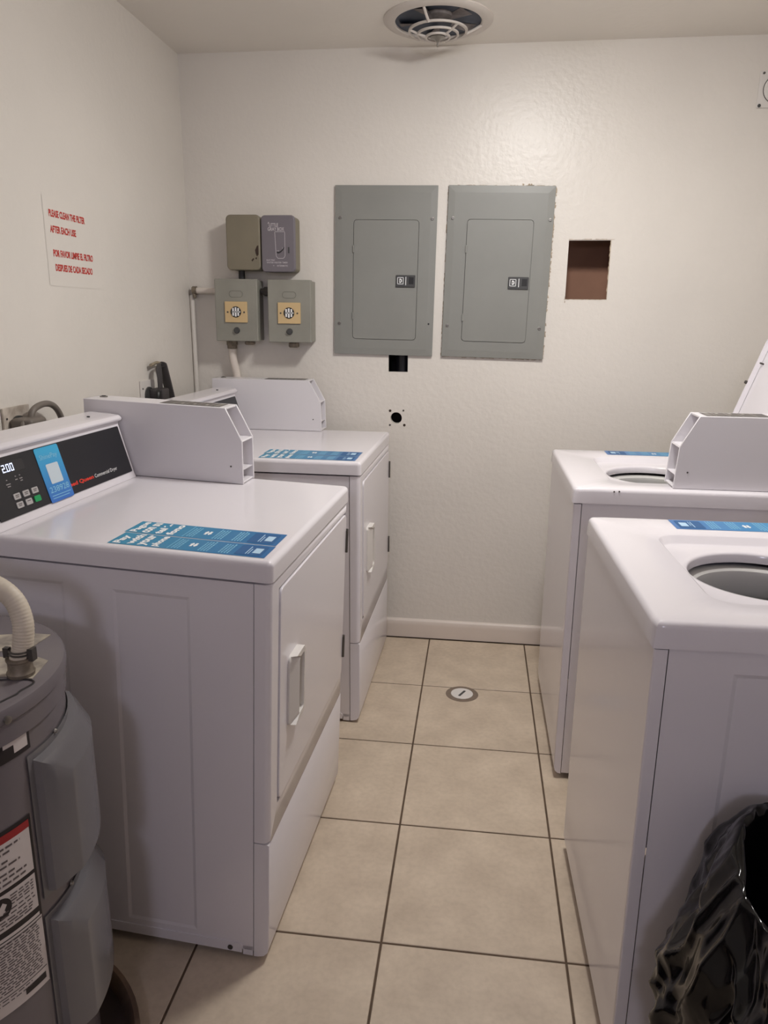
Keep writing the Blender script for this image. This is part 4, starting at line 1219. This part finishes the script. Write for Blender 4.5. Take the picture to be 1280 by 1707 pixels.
    box(bm, p0.x + .015, p0.x + .026, p0.y - .006, p0.y + .006, p0.z + .026, p0.z + .046)
    box(bm, p0.x - .024, p0.x - .015, p0.y - .004, p0.y + .004, p0.z + .028, p0.z + .044)
    mk('hose_clamp', bm, STEELDK, top)
    return t
build_heater()
t = empty('drain_pan', HC, 'round brown drain pan on the floor under the grey water heater', 'drain pan')
bm = B(); lathe(bm, [(0, .001), (.29, .001), (.298, .004), (.304, .040), (.309, .044), (.308, .047), (.299, .047), (.294, .042), (.288, .008)], 0, 0, 64); mk('pan_rim', bm, PAN, t)
bm = B(); lathe(bm, [(0, .009), (.2885, .009)], 0, 0, 48); mk('pan_bottom', bm, PANDK, t)

# ------------------------------------------------------------------ black rubbish bag
def build_bag():
    cx, cy = .690, -2.20
    prof = [(.02, .20), (.10, .19), (.150, .22), (.165, .34), (.172, .46), (.178, .54), (.183, .59), (.187, .622), (.193, .636), (.202, .634), (.214, .61), (.232, .57), (.252, .52), (.268, .47), (.272, .42), (.264, .36), (.250, .30), (.238, .24), (.230, .16), (.225, .08), (.215, .02), (.18, .004), (.02, .003)]
    P = catmull([(r, z, 0) for r, z in prof], 12)
    n = 360
    bm = B(); G = []
    for i, p in enumerate(P):
        row = []
        u = i / (len(P) - 1)
        out = min(1, max(0, (u - .40) / .12))
        for k in range(n):
            a = 2 * pi * k / n
            r, z = p.x, p.y
            d = Vector((cos(a), sin(a), 0))
            q = Vector((cos(a) * 1.7, sin(a) * 1.7, z * 4.2 + (0 if u < .38 else 3)))
            qw = q + Vector((noise.noise(q * 1.3), noise.noise(q * 1.3 + Vector((5, 5, 5))), noise.noise(q * 1.3 + Vector((9, 1, 4))))) * .45
            v1 = noise.voronoi(qw * 1.15)[0]
            v2 = noise.voronoi(qw * 2.9 + Vector((4, 2, 1)))[0]
            v3 = noise.voronoi(qw * 6.0 + Vector((1, 7, 3)))[0]
            rid = math.exp(-(v1[1] - v1[0]) / .07) * .0075 + math.exp(-(v2[1] - v2[0]) / .10) * .0045
            amp = (.010 + .024 * out) * min(1, max(.12, 4 * (1 - u)))
            r += (v1[0] - .45) * amp * 1.4 + (v2[0] - .45) * amp * .45 + (v3[0] - .4) * amp * .10
            r += rid * (.3 + .7 * out) * min(1, 4 * (1 - u))
            r += .002 * sin(a * 31 + 4 * noise.noise(q * 2)) * out
            da = (a - radians(143) + pi) % (2 * pi) - pi
            zz = z + (.018 * noise.noise(Vector((cos(a) * 1.3, sin(a) * 1.3, 9))) + .046 * math.exp(-(da / radians(26)) ** 2)) * min(1, max(0, (z - .25) / .3)) + .012 * (v1[0] - .45) * out * (1 if z > .2 else 0)
            x, y = cx + d.x * r, cy + d.y * r
            lim = -1.990 + .008 * noise.noise(q * 2.5)
            if y > lim: y = lim - (y - lim) * .02
            row.append(bm.verts.new((x - cx, y - cy, max(zz, .003))))
        G.append(row)
    for A_, B_ in zip(G, G[1:]):
        for k in range(n): face(bm, (A_[k], A_[(k + 1) % n], B_[(k + 1) % n], B_[k]))
    for _ in range(2): bmesh.ops.smooth_vert(bm, verts=bm.verts, factor=.5, use_axis_x=True, use_axis_y=True, use_axis_z=True)
    o = mk('rubbish_bag', bm, BAG, sharp=180)
    o.location = (cx, cy, 0)
    return tag(o, 'crumpled glossy black rubbish bag lining a bin beside the near washer', 'rubbish bag')
build_bag()
